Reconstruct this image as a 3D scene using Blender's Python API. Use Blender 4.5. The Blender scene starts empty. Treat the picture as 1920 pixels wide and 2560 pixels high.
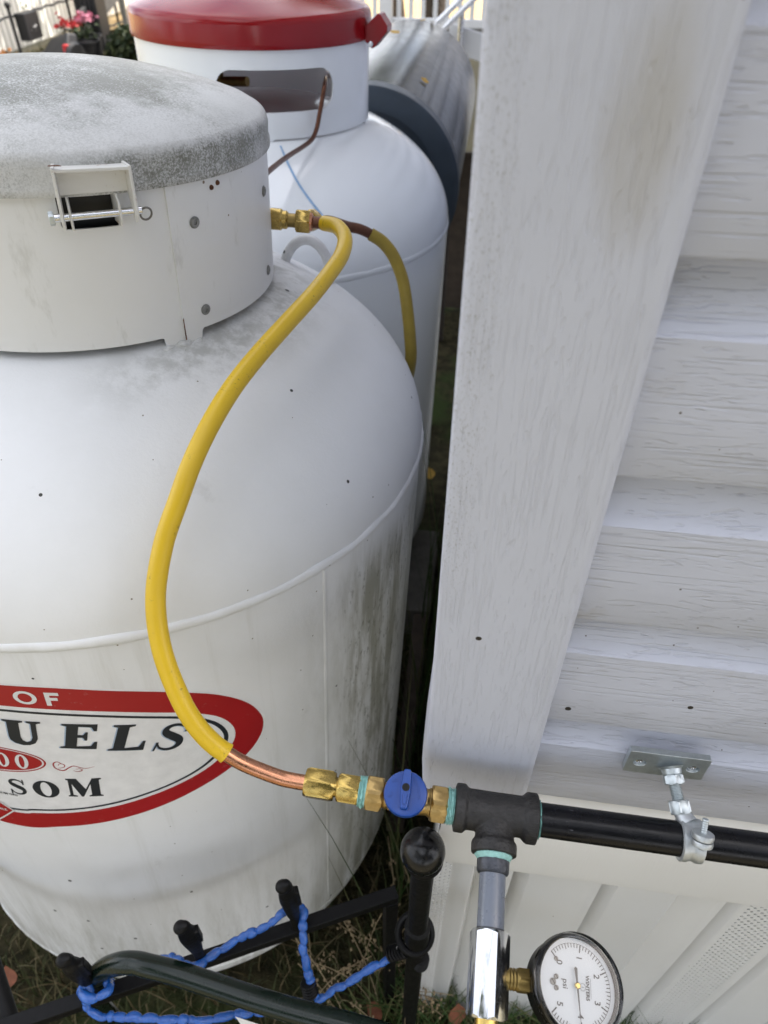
import bpy, bmesh, math, random
from math import sin, cos, pi, radians, sqrt, atan2, tan
from mathutils import Vector, Matrix, noise
from mathutils.geometry import delaunay_2d_cdt
rnd = random.Random(7)
sc = bpy.context.scene
COL = sc.collection

# ------------------------------------------------------------------ camera, sky, sun, exposure
PITCH, YAW = 42.3, 8.05
cam = bpy.data.cameras.new('camera')
cam.sensor_fit = 'VERTICAL'
cam.sensor_height = 9.8
cam.lens = 9.8 * 1776 / 2560
cam.clip_start = 0.01
cam.clip_end = 400
cam.dof.use_dof = True
cam.dof.focus_distance = 0.60
cam.dof.aperture_fstop = 2.2
camo = bpy.data.objects.new('camera', cam)
COL.objects.link(camo)
camo.location = (0, 0, 1.5)
camo.rotation_euler = (radians(90 - PITCH), 0, radians(YAW))
sc.camera = camo

SUN_EL, SUN_AZ = 52.0, 66.0          # azimuth measured from +Y towards +X
world = bpy.data.worlds.new('World')
sc.world = world
world.use_nodes = True
wn = world.node_tree
bg = wn.nodes['Background']
sky = wn.nodes.new('ShaderNodeTexSky')
sky.sky_type = 'NISHITA'
sky.sun_disc = False
sky.sun_elevation = radians(SUN_EL)
sky.sun_rotation = radians(SUN_AZ)
sky.dust_density = 5.0
sky.ozone_density = 0.6
sky.air_density = 0.8
# broken bright cloud over the whole sky
wtc = wn.nodes.new('ShaderNodeTexCoord')
wnz = wn.nodes.new('ShaderNodeTexNoise')
wnz.inputs['Scale'].default_value = 2.6
wnz.inputs['Detail'].default_value = 6
wnz.inputs['Roughness'].default_value = .6
wmr = wn.nodes.new('ShaderNodeMapRange')
wmr.inputs['From Min'].default_value = .36
wmr.inputs['From Max'].default_value = .62
wmx = wn.nodes.new('ShaderNodeMix')
wmx.data_type = 'RGBA'
wmx.inputs[7].default_value = (8.2, 8.3, 8.6, 1)
wn.links.new(wtc.outputs['Generated'], wnz.inputs['Vector'])
wn.links.new(wnz.outputs['Fac'], wmr.inputs['Value'])
wn.links.new(wmr.outputs[0], wmx.inputs[0])
wn.links.new(sky.outputs[0], wmx.inputs[6])
wn.links.new(wmx.outputs[2], bg.inputs[0])
bg.inputs[1].default_value = 0.14
sl = bpy.data.lights.new('sun', 'SUN')
sl.energy = 4.0
sl.angle = radians(0.53)
sl.color = (1.0, 0.95, 0.87)
so = bpy.data.objects.new('sun', sl)
COL.objects.link(so)
so.location = (6, 3, 9)
sd = Vector((sin(radians(SUN_AZ)) * cos(radians(SUN_EL)), cos(radians(SUN_AZ)) * cos(radians(SUN_EL)), sin(radians(SUN_EL))))
so.rotation_euler = sd.to_track_quat('Z', 'Y').to_euler()

sc.render.engine = 'CYCLES'
sc.cycles.use_denoising = True
sc.cycles.max_bounces = 6
sc.view_settings.view_transform = 'Standard'
sc.view_settings.look = 'None'
sc.view_settings.gamma = 1.0
sc.view_settings.use_curve_mapping = False
sc.view_settings.exposure = 1.30

# ------------------------------------------------------------------ node helpers
class NT:
    def __init__(s, name):
        s.m = bpy.data.materials.new(name)
        s.m.use_nodes = True
        s.t = s.m.node_tree
        s.b = s.t.nodes['Principled BSDF']
        s.out = s.t.nodes['Material Output']
    def n(s, typ, **kw):
        nd = s.t.nodes.new(typ)
        for k, v in kw.items():
            setattr(nd, k, v)
        return nd
    def put(s, sock, v):
        if isinstance(v, bpy.types.NodeSocket):
            s.t.links.new(v, sock)
        elif isinstance(v, (tuple, list)) and len(v) == 3 and sock.type == 'RGBA':
            sock.default_value = (*v, 1)
        else:
            sock.default_value = v
    def co(s, scale=(1, 1, 1), loc=(0, 0, 0), rot=(0, 0, 0), src='Object'):
        if not hasattr(s, 'tc'):
            s.tc = s.n('ShaderNodeTexCoord')
        mp = s.n('ShaderNodeMapping')
        mp.inputs['Scale'].default_value = scale
        mp.inputs['Location'].default_value = loc
        mp.inputs['Rotation'].default_value = rot
        s.t.links.new(s.tc.outputs[src], mp.inputs[0])
        return mp.outputs[0]
    def noise(s, co, scale=1, detail=4, rough=.55, dist=0.0):
        nd = s.n('ShaderNodeTexNoise')
        s.put(nd.inputs['Vector'], co)
        nd.inputs['Scale'].default_value = scale
        nd.inputs['Detail'].default_value = detail
        nd.inputs['Roughness'].default_value = rough
        nd.inputs['Distortion'].default_value = dist
        return nd.outputs['Fac']
    def voro(s, co, scale, feature='F1', out='Distance'):
        nd = s.n('ShaderNodeTexVoronoi', feature=feature)
        s.put(nd.inputs['Vector'], co)
        nd.inputs['Scale'].default_value = scale
        return nd.outputs[out]
    def ramp(s, fac, stops):
        nd = s.n('ShaderNodeValToRGB')
        cr = nd.color_ramp
        while len(cr.elements) < len(stops):
            cr.elements.new(.5)
        for e, (p, c) in zip(cr.elements, stops):
            e.position = p
            e.color = (c, c, c, 1) if not isinstance(c, (tuple, list)) else (*c, 1)
        s.put(nd.inputs[0], fac)
        return nd.outputs[0]
    def step(s, v, a, b):
        nd = s.n('ShaderNodeMapRange')
        nd.interpolation_type = 'SMOOTHSTEP'
        s.put(nd.inputs['Value'], v)
        nd.inputs['From Min'].default_value = a
        nd.inputs['From Max'].default_value = b
        return nd.outputs[0]
    def math(s, op, a, b=0.0):
        nd = s.n('ShaderNodeMath', operation=op)
        s.put(nd.inputs[0], a)
        s.put(nd.inputs[1], b)
        return nd.outputs[0]
    def mix(s, fac, a, b):
        nd = s.n('ShaderNodeMix', data_type='RGBA')
        s.put(nd.inputs[0], fac)
        s.put(nd.inputs[6], a)
        s.put(nd.inputs[7], b)
        return nd.outputs[2]
    def xyz(s, co=None):
        nd = s.n('ShaderNodeSeparateXYZ')
        s.put(nd.inputs[0], co if co is not None else s.co())
        return nd.outputs
    def bump(s, h, strength=.5, dist=.001):
        nd = s.n('ShaderNodeBump')
        s.put(nd.inputs['Height'], h)
        nd.inputs['Strength'].default_value = strength
        nd.inputs['Distance'].default_value = dist
        s.put(s.b.inputs['Normal'], nd.outputs[0])
        return nd
    def set(s, **kw):
        nm = dict(color='Base Color', rough='Roughness', metal='Metallic', coat='Coat Weight', coatr='Coat Roughness',
                  spec='Specular IOR Level', trans='Transmission Weight', ior='IOR', sss='Subsurface Weight')
        for k, v in kw.items():
            s.put(s.b.inputs[nm[k]], v)
        return s.m

def plain(name, color, rough=.5, metal=0.0, coat=0.0, var=.12, vs=40, bump=.15, bs=300, bd=.0003, spec=.5):
    """paint / plastic / metal with slight colour variation, uneven gloss and fine relief"""
    t = NT(name)
    nz = t.noise(t.co(), vs, 5, .6)
    c2 = tuple(max(0, x * (1 - var * 2.2)) for x in color)
    c1 = tuple(min(1, x * (1 + var)) for x in color)
    t.set(color=t.mix(nz, c2, c1), metal=metal, coat=coat, coatr=.15, spec=spec)
    t.set(rough=t.ramp(t.noise(t.co(), vs * 1.7, 4), [(.2, max(.02, rough - .08)), (.8, min(1, rough + .1))]))
    if bump:
        t.bump(t.noise(t.co(), bs, 3), bump, bd)
    return t.m

# ------------------------------------------------------------------ object helpers
def thing(name, label, cat, loc=(0, 0, 0), group=None, mat=None, kind=None):
    o = bpy.data.objects.new(name, None)
    o.empty_display_size = .05
    COL.objects.link(o)
    if mat is not None:
        o.matrix_world = mat
    else:
        o.location = loc
    tag(o, label, cat, group, kind)
    return o
def tag(o, label=None, cat=None, group=None, kind=None):
    if label: o['label'] = label
    if cat: o['category'] = cat
    if group: o['group'] = group
    if kind: o['kind'] = kind
    return o
def root_of(o):
    while o.parent: o = o.parent
    return o

class MB:
    def __init__(s):
        s.v, s.f = [], []
    def add(s, vs, fs):
        k = len(s.v)
        s.v += [Vector(v) for v in vs]
        s.f += [tuple(i + k for i in f) for f in fs]
        return s
    def box(s, c, d, M=None):
        c = Vector(c); hx, hy, hz = d[0] / 2, d[1] / 2, d[2] / 2
        vs = [Vector((x, y, z)) for x in (-hx, hx) for y in (-hy, hy) for z in (-hz, hz)]
        if M is not None: vs = [M @ v for v in vs]
        return s.add([c + v for v in vs], [(0, 1, 3, 2), (4, 6, 7, 5), (0, 4, 5, 1), (2, 3, 7, 6), (0, 2, 6, 4), (1, 5, 7, 3)])
    def lathe(s, prof, n=48, M=None, cap=True, rfun=None):
        """profile (r, z) about z; M maps to place; ends with r>0 are capped"""
        vs, fs, rows = [], [], []
        for r, z in prof:
            if r < 1e-7:
                rows.append([len(vs)]); vs.append(Vector((0, 0, z)))
            else:
                row = []
                for i in range(n):
                    a = 2 * pi * i / n
                    row.append(len(vs)); rr = r if rfun is None else r * rfun(a, z)
                    vs.append(Vector((rr * cos(a), rr * sin(a), z)))
                rows.append(row)
        for A, B in zip(rows, rows[1:]):
            if len(A) == 1 and len(B) == 1: continue
            for i in range(n):
                j = (i + 1) % n
                if len(A) == 1: fs.append((A[0], B[j], B[i]))
                elif len(B) == 1: fs.append((A[i], A[j], B[0]))
                else: fs.append((A[i], A[j], B[j], B[i]))
        if cap:
            if len(rows[0]) > 1: fs.append(tuple(reversed(rows[0])))
            if len(rows[-1]) > 1: fs.append(tuple(rows[-1]))
        if M is not None: vs = [M @ v for v in vs]
        return s.add(vs, fs)
    def cyl(s, p0, p1, r, n=24, r1=None):
        p0, p1 = Vector(p0), Vector(p1)
        return s.lathe([(r, 0), (r if r1 is None else r1, (p1 - p0).length)], n, align(p0, p1))
    def tube(s, path, r, n=12, cap=True, closed=False):
        P = [Vector(p) for p in path]
        m = len(P)
        rad = (lambda i: r) if not callable(r) else r
        T = []
        for i in range(m):
            if closed: t = P[(i + 1) % m] - P[i - 1]
            else: t = P[min(i + 1, m - 1)] - P[max(i - 1, 0)]
            T.append(t.normalized())
        u = T[0].orthogonal().normalized()
        vs, fs = [], []
        for i in range(m):
            u = (u - T[i] * u.dot(T[i])).normalized()
            w = T[i].cross(u)
            for k in range(n):
                a = 2 * pi * k / n
                vs.append(P[i] + (u * cos(a) + w * sin(a)) * rad(i))
        for i in range(m if closed else m - 1):
            for k in range(n):
                a, b = i * n, ((i + 1) % m) * n
                fs.append((a + k, a + (k + 1) % n, b + (k + 1) % n, b + k))
        if cap and not closed:
            fs.append(tuple(range(n - 1, -1, -1)))
            fs.append(tuple((m - 1) * n + k for k in range(n)))
        return s.add(vs, fs)
    def extrude(s, prof, z0, z1, axis='z', n=1):
        """open profile of (a,b) swept"""
        vs, fs = [], []
        for i in range(n + 1):
            z = z0 + (z1 - z0) * i / n
            for a, b in prof:
                vs.append((a, b, z) if axis == 'z' else (z, a, b))
        m = len(prof)
        for i in range(n):
            for k in range(m - 1):
                fs.append((i * m + k, i * m + k + 1, (i + 1) * m + k + 1, (i + 1) * m + k))
        return s.add(vs, fs)
    def ball(s, c, r, n=24, sc=(1, 1, 1)):
        pr = [(r * sin(pi * i / (n // 2)), -r * cos(pi * i / (n // 2))) for i in range(n // 2 + 1)]
        pr[0] = (0, -r); pr[-1] = (0, r)
        return s.lathe(pr, n, Matrix.Translation(c) @ Matrix.Diagonal((*sc, 1)))
    def build(s, name, mat, parent=None, smooth=True, local=False, bevel=0, sharp=35, fix=True, solid=0, radial=False):
        """verts are world coordinates unless local; an un-rotated parent's location is taken off"""
        me = bpy.data.meshes.new(name)
        off = Vector()
        if parent is not None and not local:
            off = root_of(parent).location
        me.from_pydata([v - off for v in s.v], [], s.f)
        if fix:
            bm = bmesh.new(); bm.from_mesh(me)
            bmesh.ops.recalc_face_normals(bm, faces=bm.faces)
            bm.to_mesh(me); bm.free()
        if radial:
            me.normals_split_custom_set_from_vertices([Vector((v.co.x, v.co.y, 0)).normalized() for v in me.vertices])
        me.materials.append(mat)
        if smooth and not radial:
            me.polygons.foreach_set('use_smooth', [True] * len(me.polygons))
            if sharp < 180: me.set_sharp_from_angle(angle=radians(sharp))
        o = bpy.data.objects.new(name, me)
        COL.objects.link(o)
        o.parent = parent
        if solid:
            md = o.modifiers.new('thickness', 'SOLIDIFY'); md.thickness = solid; md.offset = -1
            if smooth:
                md = o.modifiers.new('edge_split', 'EDGE_SPLIT'); md.split_angle = radians(min(sharp, 45))
        if bevel:
            md = o.modifiers.new('bevel', 'BEVEL'); md.width = bevel; md.segments = 2; md.limit_method = 'ANGLE'
            md.angle_limit = radians(30)
        return o

def align(p0, p1, up=None):
    p0, p1 = Vector(p0), Vector(p1)
    z = (p1 - p0).normalized()
    x = (Vector(up) if up is not None else z.orthogonal())
    x = (x - z * x.dot(z)).normalized()
    y = z.cross(x)
    return Matrix(((x.x, y.x, z.x, p0.x), (x.y, y.y, z.y, p0.y), (x.z, y.z, z.z, p0.z), (0, 0, 0, 1)))
def spline(pts, n=8):
    P = [Vector(p) for p in pts]
    out = []
    for i in range(len(P) - 1):
        a, b, c, d = P[max(i - 1, 0)], P[i], P[i + 1], P[min(i + 2, len(P) - 1)]
        for k in range(n):
            t = k / n
            out.append(.5 * ((2 * b) + (c - a) * t + (2 * a - 5 * b + 4 * c - d) * t * t + (3 * b - a - 3 * c + d) * t ** 3))
    out.append(P[-1])
    return out
def inside(p, polys):
    c = False
    x, y = p
    for poly in polys:
        j = len(poly) - 1
        for i in range(len(poly)):
            xi, yi = poly[i]; xj, yj = poly[j]
            if (yi > y) != (yj > y) and x < (xj - xi) * (y - yi) / (yj - yi) + xi: c = not c
            j = i
    return c
def fill(polys, step=None):
    """even-odd fill of 2-D outlines -> verts, triangles; extra grid points every step"""
    vs, ed = [], []
    for poly in polys:
        k = len(vs); m = len(poly)
        vs += [Vector(p) for p in poly]
        ed += [(k + i, k + (i + 1) % m) for i in range(m)]
    if step:
        sx, sy = step if isinstance(step, tuple) else (step, step)
        xs = [v.x for v in vs]; ys = [v.y for v in vs]
        x = min(xs) + sx * .5
        while x < max(xs):
            y = min(ys) + sy * .5
            while y < max(ys):
                if inside((x, y), polys): vs.append(Vector((x, y)))
                y += sy
            x += sx
    ov, oe, of, *_ = delaunay_2d_cdt(vs, ed, [], 0, 1e-7)
    tri = []
    for f in of:
        c = sum((ov[i] for i in f), Vector((0, 0))) / len(f)
        if inside(c, polys): tri.append(tuple(f))
    return ov, tri
def dens(poly, d):
    out = []
    for i, p in enumerate(poly):
        q = poly[(i + 1) % len(poly)]
        k = max(1, int(math.hypot(q[0] - p[0], q[1] - p[1]) / d))
        out += [(p[0] + (q[0] - p[0]) * t / k, p[1] + (q[1] - p[1]) * t / k) for t in range(k)]
    return out
def text_mesh(body, size, shear=0, bold=0.0):
    cu = bpy.data.curves.new('t', 'FONT')
    cu.body = body; cu.size = size; cu.align_x = 'CENTER'; cu.align_y = 'CENTER'; cu.shear = shear
    cu.offset = bold
    cu.resolution_u = 4
    o = bpy.data.objects.new('t', cu)
    COL.objects.link(o)
    bpy.context.view_layer.update()
    me = o.evaluated_get(bpy.context.evaluated_depsgraph_get()).to_mesh()
    vs = [v.co.copy() for v in me.vertices]; fs = [tuple(p.vertices) for p in me.polygons]
    bpy.data.objects.remove(o)
    bpy.data.curves.remove(cu)
    return vs, fs
def voxel(o, size, smooth=6):
    md = o.modifiers.new('remesh', 'REMESH'); md.mode = 'VOXEL'; md.voxel_size = size; md.use_smooth_shade = True
    md = o.modifiers.new('smooth', 'SMOOTH'); md.iterations = smooth; md.factor = .5
    return o
def hexnut(mb, p0, p1, af, up=(0, 0, 1), rot=0.0, ch=.12):
    """hexagon prism, across flats af, chamfered ends"""
    L = (Vector(p1) - Vector(p0)).length
    R = af / 2 / cos(pi / 6)
    M = align(p0, p1, up) @ Matrix.Rotation(rot, 4, 'Z')
    c = min(L * .18, af * ch)
    n = 36
    def hr(a):
        b = (a % (pi / 3)) - pi / 6
        return (af / 2) / cos(b)
    vs, fs = [], []
    rows = [(0, af * .475), (0, None), (c * .7, 9), (L - c * .7, 9), (L, None), (L, af * .475)]
    rows = [(0, af * .49), (c, 9), (L - c, 9), (L, af * .49)]
    for z, lim in rows:
        for i in range(n):
            a = 2 * pi * i / n
            r = min(hr(a), lim)
            if lim == 9:  # curved chamfer line: corners are cut lower than flats
                k = (hr(a) - af / 2) / (R - af / 2)
                zz = z + (1 if z < L / 2 else -1) * (c * .55 * k - c * .75)
            else: zz = z
            vs.append(M @ Vector((r * cos(a), r * sin(a), zz)))
    for k in range(3):
        for i in range(n):
            j = (i + 1) % n
            fs.append((k * n + i, k * n + j, (k + 1) * n + j, (k + 1) * n + i))
    fs.append(tuple(reversed(range(n)))); fs.append(tuple(3 * n + i for i in range(n)))
    mb.add(vs, fs)
    return mb

# ------------------------------------------------------------------ materials
M = {}
def vinyl(name, grain_axis, base, spots=True):
    """white vinyl with embossed wood grain and a few fly specks"""
    t = NT(name)
    S = {'x': (9, 1, 1), 'z': (1, 1, 9)}[grain_axis]
    if grain_axis == 'x':
        co = t.co((5, 20, 75)); co2 = t.co((2.6, 4, 11)); co3 = t.co((60, 60, 430)); co4 = t.co((9, 60, 330))
    else:
        co = t.co((85, 20, 5)); co2 = t.co((11, 4, 2.6)); co3 = t.co((480, 60, 60)); co4 = t.co((400, 60, 10))
    warp = t.noise(co2, 1, 2, .5)
    add = t.n('ShaderNodeVectorMath', operation='ADD')
    t.put(add.inputs[0], co)
    cmb = t.n('ShaderNodeCombineXYZ')
    t.put(cmb.inputs[2 if grain_axis == 'x' else 0], t.math('MULTIPLY', warp, 9.0))
    t.put(add.inputs[1], cmb.outputs[0])
    g1 = t.noise(add.outputs[0], 1, 1.5, .5)
    # short straight dashes, gathered in bands that follow the arches of the grain
    ph = t.math('FRACT', t.math('MULTIPLY', g1, 5.0))
    band = t.math('SUBTRACT', 1.0, t.step(t.math('ABSOLUTE', t.math('SUBTRACT', ph, .5)), .18, .42))
    dash = t.step(t.noise(co3, 1, 2, .5, .4), .545, .63)
    longl = t.math('MULTIPLY', t.step(t.noise(co4, 1, 2, .5), .54, .62), t.step(t.noise(co2, 3.1, 2), .42, .55))
    h = t.math('MAXIMUM', t.math('MULTIPLY', dash, t.math('MULTIPLY', band, .8)), longl)
    peb = t.noise(t.co(), 700, 2)
    h2 = t.math('ADD', t.math('MULTIPLY', h, -1.0), t.math('MULTIPLY', peb, .10))
    t.bump(h2, .50 if grain_axis == 'z' else .62, .0011)
    big = t.noise(t.co(), 6, 4, .6)
    col = t.mix(t.step(big, .35, .75), base, tuple(c * .93 for c in base))
    # grey-brown smudges with a shape of their own
    sm = t.math('MULTIPLY', t.step(t.noise(t.co(loc=(.37, .2, .11)), 16, 4, .65), .63, .76), .30)
    col = t.mix(sm, col, (.36, .33, .28))
    dust = t.math('MULTIPLY', h, .04)
    col = t.mix(dust, col, (.25, .24, .22))
    if grain_axis == 'z':
        # weathered brown stain high on the post, mildew specks down its outer edge
        X, Y, Z = t.xyz()
        ex = t.math('DIVIDE', t.math('SUBTRACT', X, .066), .020); ez = t.math('DIVIDE', t.math('SUBTRACT', Z, 1.425), .055)
        bl = t.step(t.math('ADD', t.math('ADD', t.math('MULTIPLY', ex, ex), t.math('MULTIPLY', ez, ez)), t.math('MULTIPLY', t.noise(t.co((60, 60, 18)), 1, 4), 1.2)), 1.7, .35)
        col = t.mix(t.math('MULTIPLY', bl, .50), col, (.33, .30, .23))
        ed = t.math('MULTIPLY', t.step(X, .026, .008), t.math('MULTIPLY', t.step(Z, 1.10, 1.2), t.step(t.noise(t.co((1300, 700, 420)), 1, 3, .7), .585, .63)))
        col = t.mix(t.math('MULTIPLY', ed, .5), col, (.13, .12, .08))
    if spots:
        d = t.voro(t.co(), 26)
        sel = t.math('GREATER_THAN', t.voro(t.co(), 26, out='Color'), .64)
        dot = t.math('MULTIPLY', t.math('LESS_THAN', d, .066), sel)
        col = t.mix(dot, col, (.03, .025, .02))
        d2 = t.voro(t.co(loc=(.2, .1, .4)), 90)
        sel2 = t.math('GREATER_THAN', t.voro(t.co(loc=(.2, .1, .4)), 90, out='Color'), .80)
        col = t.mix(t.math('MULTIPLY', t.math('LESS_THAN', d2, .07), sel2), col, (.12, .11, .10))
    return t.set(color=col, rough=.48, spec=.4)
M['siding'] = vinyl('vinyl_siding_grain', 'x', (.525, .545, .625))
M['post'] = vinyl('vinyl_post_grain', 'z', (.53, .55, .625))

def cream():
    t = NT('cream_vinyl')
    big = t.noise(t.co(), 9, 4, .6)
    col = t.mix(big, (.76, .755, .735), (.70, .695, .675))
    d = t.voro(t.co(), 40)
    sel = t.math('GREATER_THAN', t.voro(t.co(), 40, out='Color'), .72)
    col = t.mix(t.math('MULTIPLY', t.math('LESS_THAN', d, .05), sel), col, (.3, .27, .22))
    t.bump(t.noise(t.co((500, 60, 40)), 1, 2), .25, .0006)
    return t.set(color=col, rough=.4, spec=.45)
M['cream'] = cream()

def old_tank():
    t = NT('weathered_white_tank_paint')
    X, Y, Z = t.xyz()
    big = t.noise(t.co(), 5, 5, .62)
    col = t.mix(t.step(big, .38, .72), (.75, .755, .755), (.71, .715, .71))
    scuff = t.step(t.noise(t.co((14, 14, 9)), 1, 6, .75), .60, .74)
    col = t.mix(t.math('MULTIPLY', scuff, .26), col, (.40, .39, .36))
    # algae washed down the shoulder side: vertical streaks
    st = t.noise(t.co((38, 38, 5)), 1, 5, .7)
    side = t.math('MULTIPLY', t.step(X, .310, .345), t.math('MULTIPLY', t.step(Z, .972, .90), t.step(Y, .03, -.06)))
    al = t.math('MULTIPLY', t.step(st, .43, .60), side)
    col = t.mix(t.math('MULTIPLY', al, .72), col, (.19, .18, .11))
    sp = t.math('MULTIPLY', t.step(t.noise(t.co((150, 150, 60)), 1, 3, .7), .57, .66), side)
    col = t.mix(t.math('MULTIPLY', sp, .6), col, (.07, .075, .045))
    run = t.math('MULTIPLY', t.step(t.noise(t.co((34, 34, 1.8)), 1, 5, .7), .52, .70), t.step(Z, 1.0, .96))
    col = t.mix(t.math('MULTIPLY', run, .20), col, (.42, .41, .35))
    film_ = t.math('MULTIPLY', t.step(t.noise(t.co((9, 9, 2.5)), 1, 5, .7), .40, .62), t.math('MULTIPLY', t.step(X, .26, .33), t.step(Z, .975, .93)))
    col = t.mix(t.math('MULTIPLY', film_, .40), col, (.33, .33, .26))
    # lower part: grime streaks, deepened in colour to stand in for weaker light
    Zn = t.math('ADD', Z, t.math('MULTIPLY', t.noise(t.co((16, 16, 1.5)), 1, 4, .7), .5))
    low = t.math('MULTIPLY', t.step(Zn, .86, .42), t.step(t.noise(t.co((24, 24, 3.5)), 1, 6, .75), .36, .66))
    col = t.mix(t.math('MULTIPLY', low, .72), col, (.31, .30, .25))
    # soot ring where rain drips off the hood
    rr = t.math('SQRT', t.math('ADD', t.math('MULTIPLY', X, X), t.math('MULTIPLY', Y, Y)))
    ring = t.math('MULTIPLY', t.math('MULTIPLY', t.step(rr, .275, .215), t.step(Z, 1.08, 1.12)), t.step(t.noise(t.co((26, 26, 26)), 1, 5, .7), .40, .62))
    col = t.mix(t.math('MULTIPLY', t.math('MULTIPLY', ring, t.step(X, .06, .17)), .50), col, (.24, .24, .21))
    d = t.voro(t.co(), 24)
    sel = t.math('GREATER_THAN', t.voro(t.co(), 24, out='Color'), .50)
    col = t.mix(t.math('MULTIPLY', t.math('LESS_THAN', d, .062), sel), col, (.05, .05, .045))
    d2 = t.voro(t.co(loc=(.3, .5, .2)), 60)
    col = t.mix(t.math('MULTIPLY', t.math('LESS_THAN', d2, .055), t.math('GREATER_THAN', t.voro(t.co(loc=(.3, .5, .2)), 60, out='Color'), .68)), col, (.22, .20, .16))
    t.bump(t.math('ADD', t.noise(t.co(), 260, 4, .7), t.math('MULTIPLY', t.noise(t.co(), 14, 2), 2.0)), .32, .0008)
    return t.set(color=col, rough=t.ramp(big, [(.3, .42), (.7, .55)]), spec=.22)
M['old_tank'] = old_tank()

def hood():
    t = NT('hood_paint')
    X, Y, Z = t.xyz()
    big = t.noise(t.co(), 12, 5, .6)
    col = t.mix(big, (.75, .75, .74), (.68, .68, .66))
    stn = t.step(t.noise(t.co((30, 30, 10)), 1, 5, .7), .57, .70)
    col = t.mix(t.math('MULTIPLY', stn, .30), col, (.36, .35, .30))
    d = t.voro(t.co(), 45)
    col = t.mix(t.math('MULTIPLY', t.math('LESS_THAN', d, .06), t.math('GREATER_THAN', t.voro(t.co(), 45, out='Color'), .66)), col, (.2, .15, .1))
    t.bump(t.noise(t.co(), 160, 3), .12, .0006)
    return t.set(color=col, rough=.34, spec=.5)
M['hood'] = hood()

def latch_paint():
    t = NT('rusty_latch_paint')
    r1 = t.step(t.noise(t.co(), 120, 5, .7), .56, .66)
    r2 = t.step(t.noise(t.co(loc=(.4, .1, .3)), 45, 4, .6), .50, .64)
    col = t.mix(t.noise(t.co(), 30, 3), (.72, .71, .68), (.62, .61, .57))
    col = t.mix(t.math('MULTIPLY', t.math('MULTIPLY', r1, r2), .9), col, (.24, .10, .03))
    t.bump(r1, .3, .0004)
    return t.set(color=col, rough=.5, spec=.4)
M['latch'] = latch_paint()
def lichen():
    t = NT('lichen_stained_lid_paint')
    X, Y, Z = t.xyz()
    base = t.mix(t.noise(t.co(), 20, 4), (.60, .60, .59), (.51, .51, .49))
    fine = t.noise(t.co(rot=(.3, .5, .7)), 520, 5, .75)
    mid = t.noise(t.co(), 26, 6, .74)
    big = t.noise(t.co(loc=(.1, .3, 0)), 9, 4, .6)
    dens_ = t.math('SUBTRACT', t.math('ADD', t.math('MULTIPLY', mid, .75), t.math('MULTIPLY', big, .85)), .25)
    # heavier on the crown and on the side that never dries
    crown = t.step(Z, 1.335, 1.372)
    rim = t.math('MULTIPLY', t.step(X, .075, .15), t.math('SUBTRACT', 1.0, t.step(Z, 1.322, 1.338)))
    k = t.math('ADD', dens_, t.math('ADD', t.math('MULTIPLY', crown, .27), t.math('MULTIPLY', rim, .19)))
    shoulder = t.math('MULTIPLY', t.step(Z, 1.322, 1.334), t.step(Z, 1.352, 1.338))
    pk = t.math('ADD', t.noise(t.co(loc=(.7, .2, .1)), 11, 6, .72), t.math('SUBTRACT', t.math('ADD', t.math('MULTIPLY', crown, .20), t.math('MULTIPLY', rim, .15)), t.math('MULTIPLY', shoulder, .07)))
    patch = t.step(pk, .46, .74)
    f = t.math('MULTIPLY', t.step(t.math('ADD', t.math('MULTIPLY', fine, 1.5), k), 1.16, 1.62), t.math('ADD', .30, t.math('MULTIPLY', patch, .70)))
    col = t.mix(t.math('MINIMUM', t.math('MULTIPLY', f, .88), .82), base, (.085, .085, .062))
    film = t.math('MULTIPLY', t.step(k, .50, .80), patch)
    col = t.mix(t.math('MULTIPLY', t.math('MULTIPLY', film, t.step(fine, .36, .60)), .50), col, (.17, .175, .12))
    t.bump(fine, .5, .0006)
    return t.set(color=col, rough=.42, spec=.5)
M['lichen'] = lichen()

def new_tank():
    t = NT('glossy_white_tank_paint')
    big = t.noise(t.co(), 7, 3)
    col = t.mix(big, (.83, .86, .88), (.79, .82, .84))
    t.bump(t.noise(t.co(), 120, 3), .08, .0006)
    return t.set(color=col, rough=.17, spec=.5, coat=.4, coatr=.08)
M['new_tank'] = new_tank()
M['red'] = plain('glossy_red_paint', (.255, .0035, .007), .16, coat=.05, spec=.42, var=.08, vs=12, bump=.15, bs=60, bd=.0008)
M['decal_white'] = plain('decal_white', (.78, .78, .78), .4, var=.1, vs=60)
def decal_dirty(name, c):
    t = NT(name)
    w = t.step(t.noise(t.co(), 120, 5, .7), .62, .72)
    return t.set(color=t.mix(t.math('MULTIPLY', w, .35), t.mix(t.noise(t.co(), 9, 3), c, tuple(x * .8 for x in c)), (.35, .33, .30)), rough=.38)
M['decal_red'] = decal_dirty('decal_red', (.38, .008, .012))
M['decal_black'] = decal_dirty('decal_black', (.012, .017, .025))
M['decal_blue'] = decal_dirty('decal_shadow_blue', (.42, .52, .66))
M['decal_letter_white'] = decal_dirty('decal_letter_white', (.75, .75, .74))
def yellow():
    t = NT('yellow_coated_tube')
    big = t.noise(t.co(), 30, 4)
    col = t.mix(big, (.70, .465, .012), (.60, .385, .012))
    sc_ = t.step(t.noise(t.co((300, 300, 180)), 1, 5, .78), .56, .66)
    col = t.mix(t.math('MULTIPLY', sc_, t.math('MULTIPLY', t.step(t.noise(t.co(), 26, 3, .6), .48, .60), .75)), col, (.10, .075, .02))
    t.bump(t.noise(t.co(), 90, 3), .25, .0008)
    return t.set(color=col, rough=.36, spec=.5)
M['yellow'] = yellow()
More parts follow.
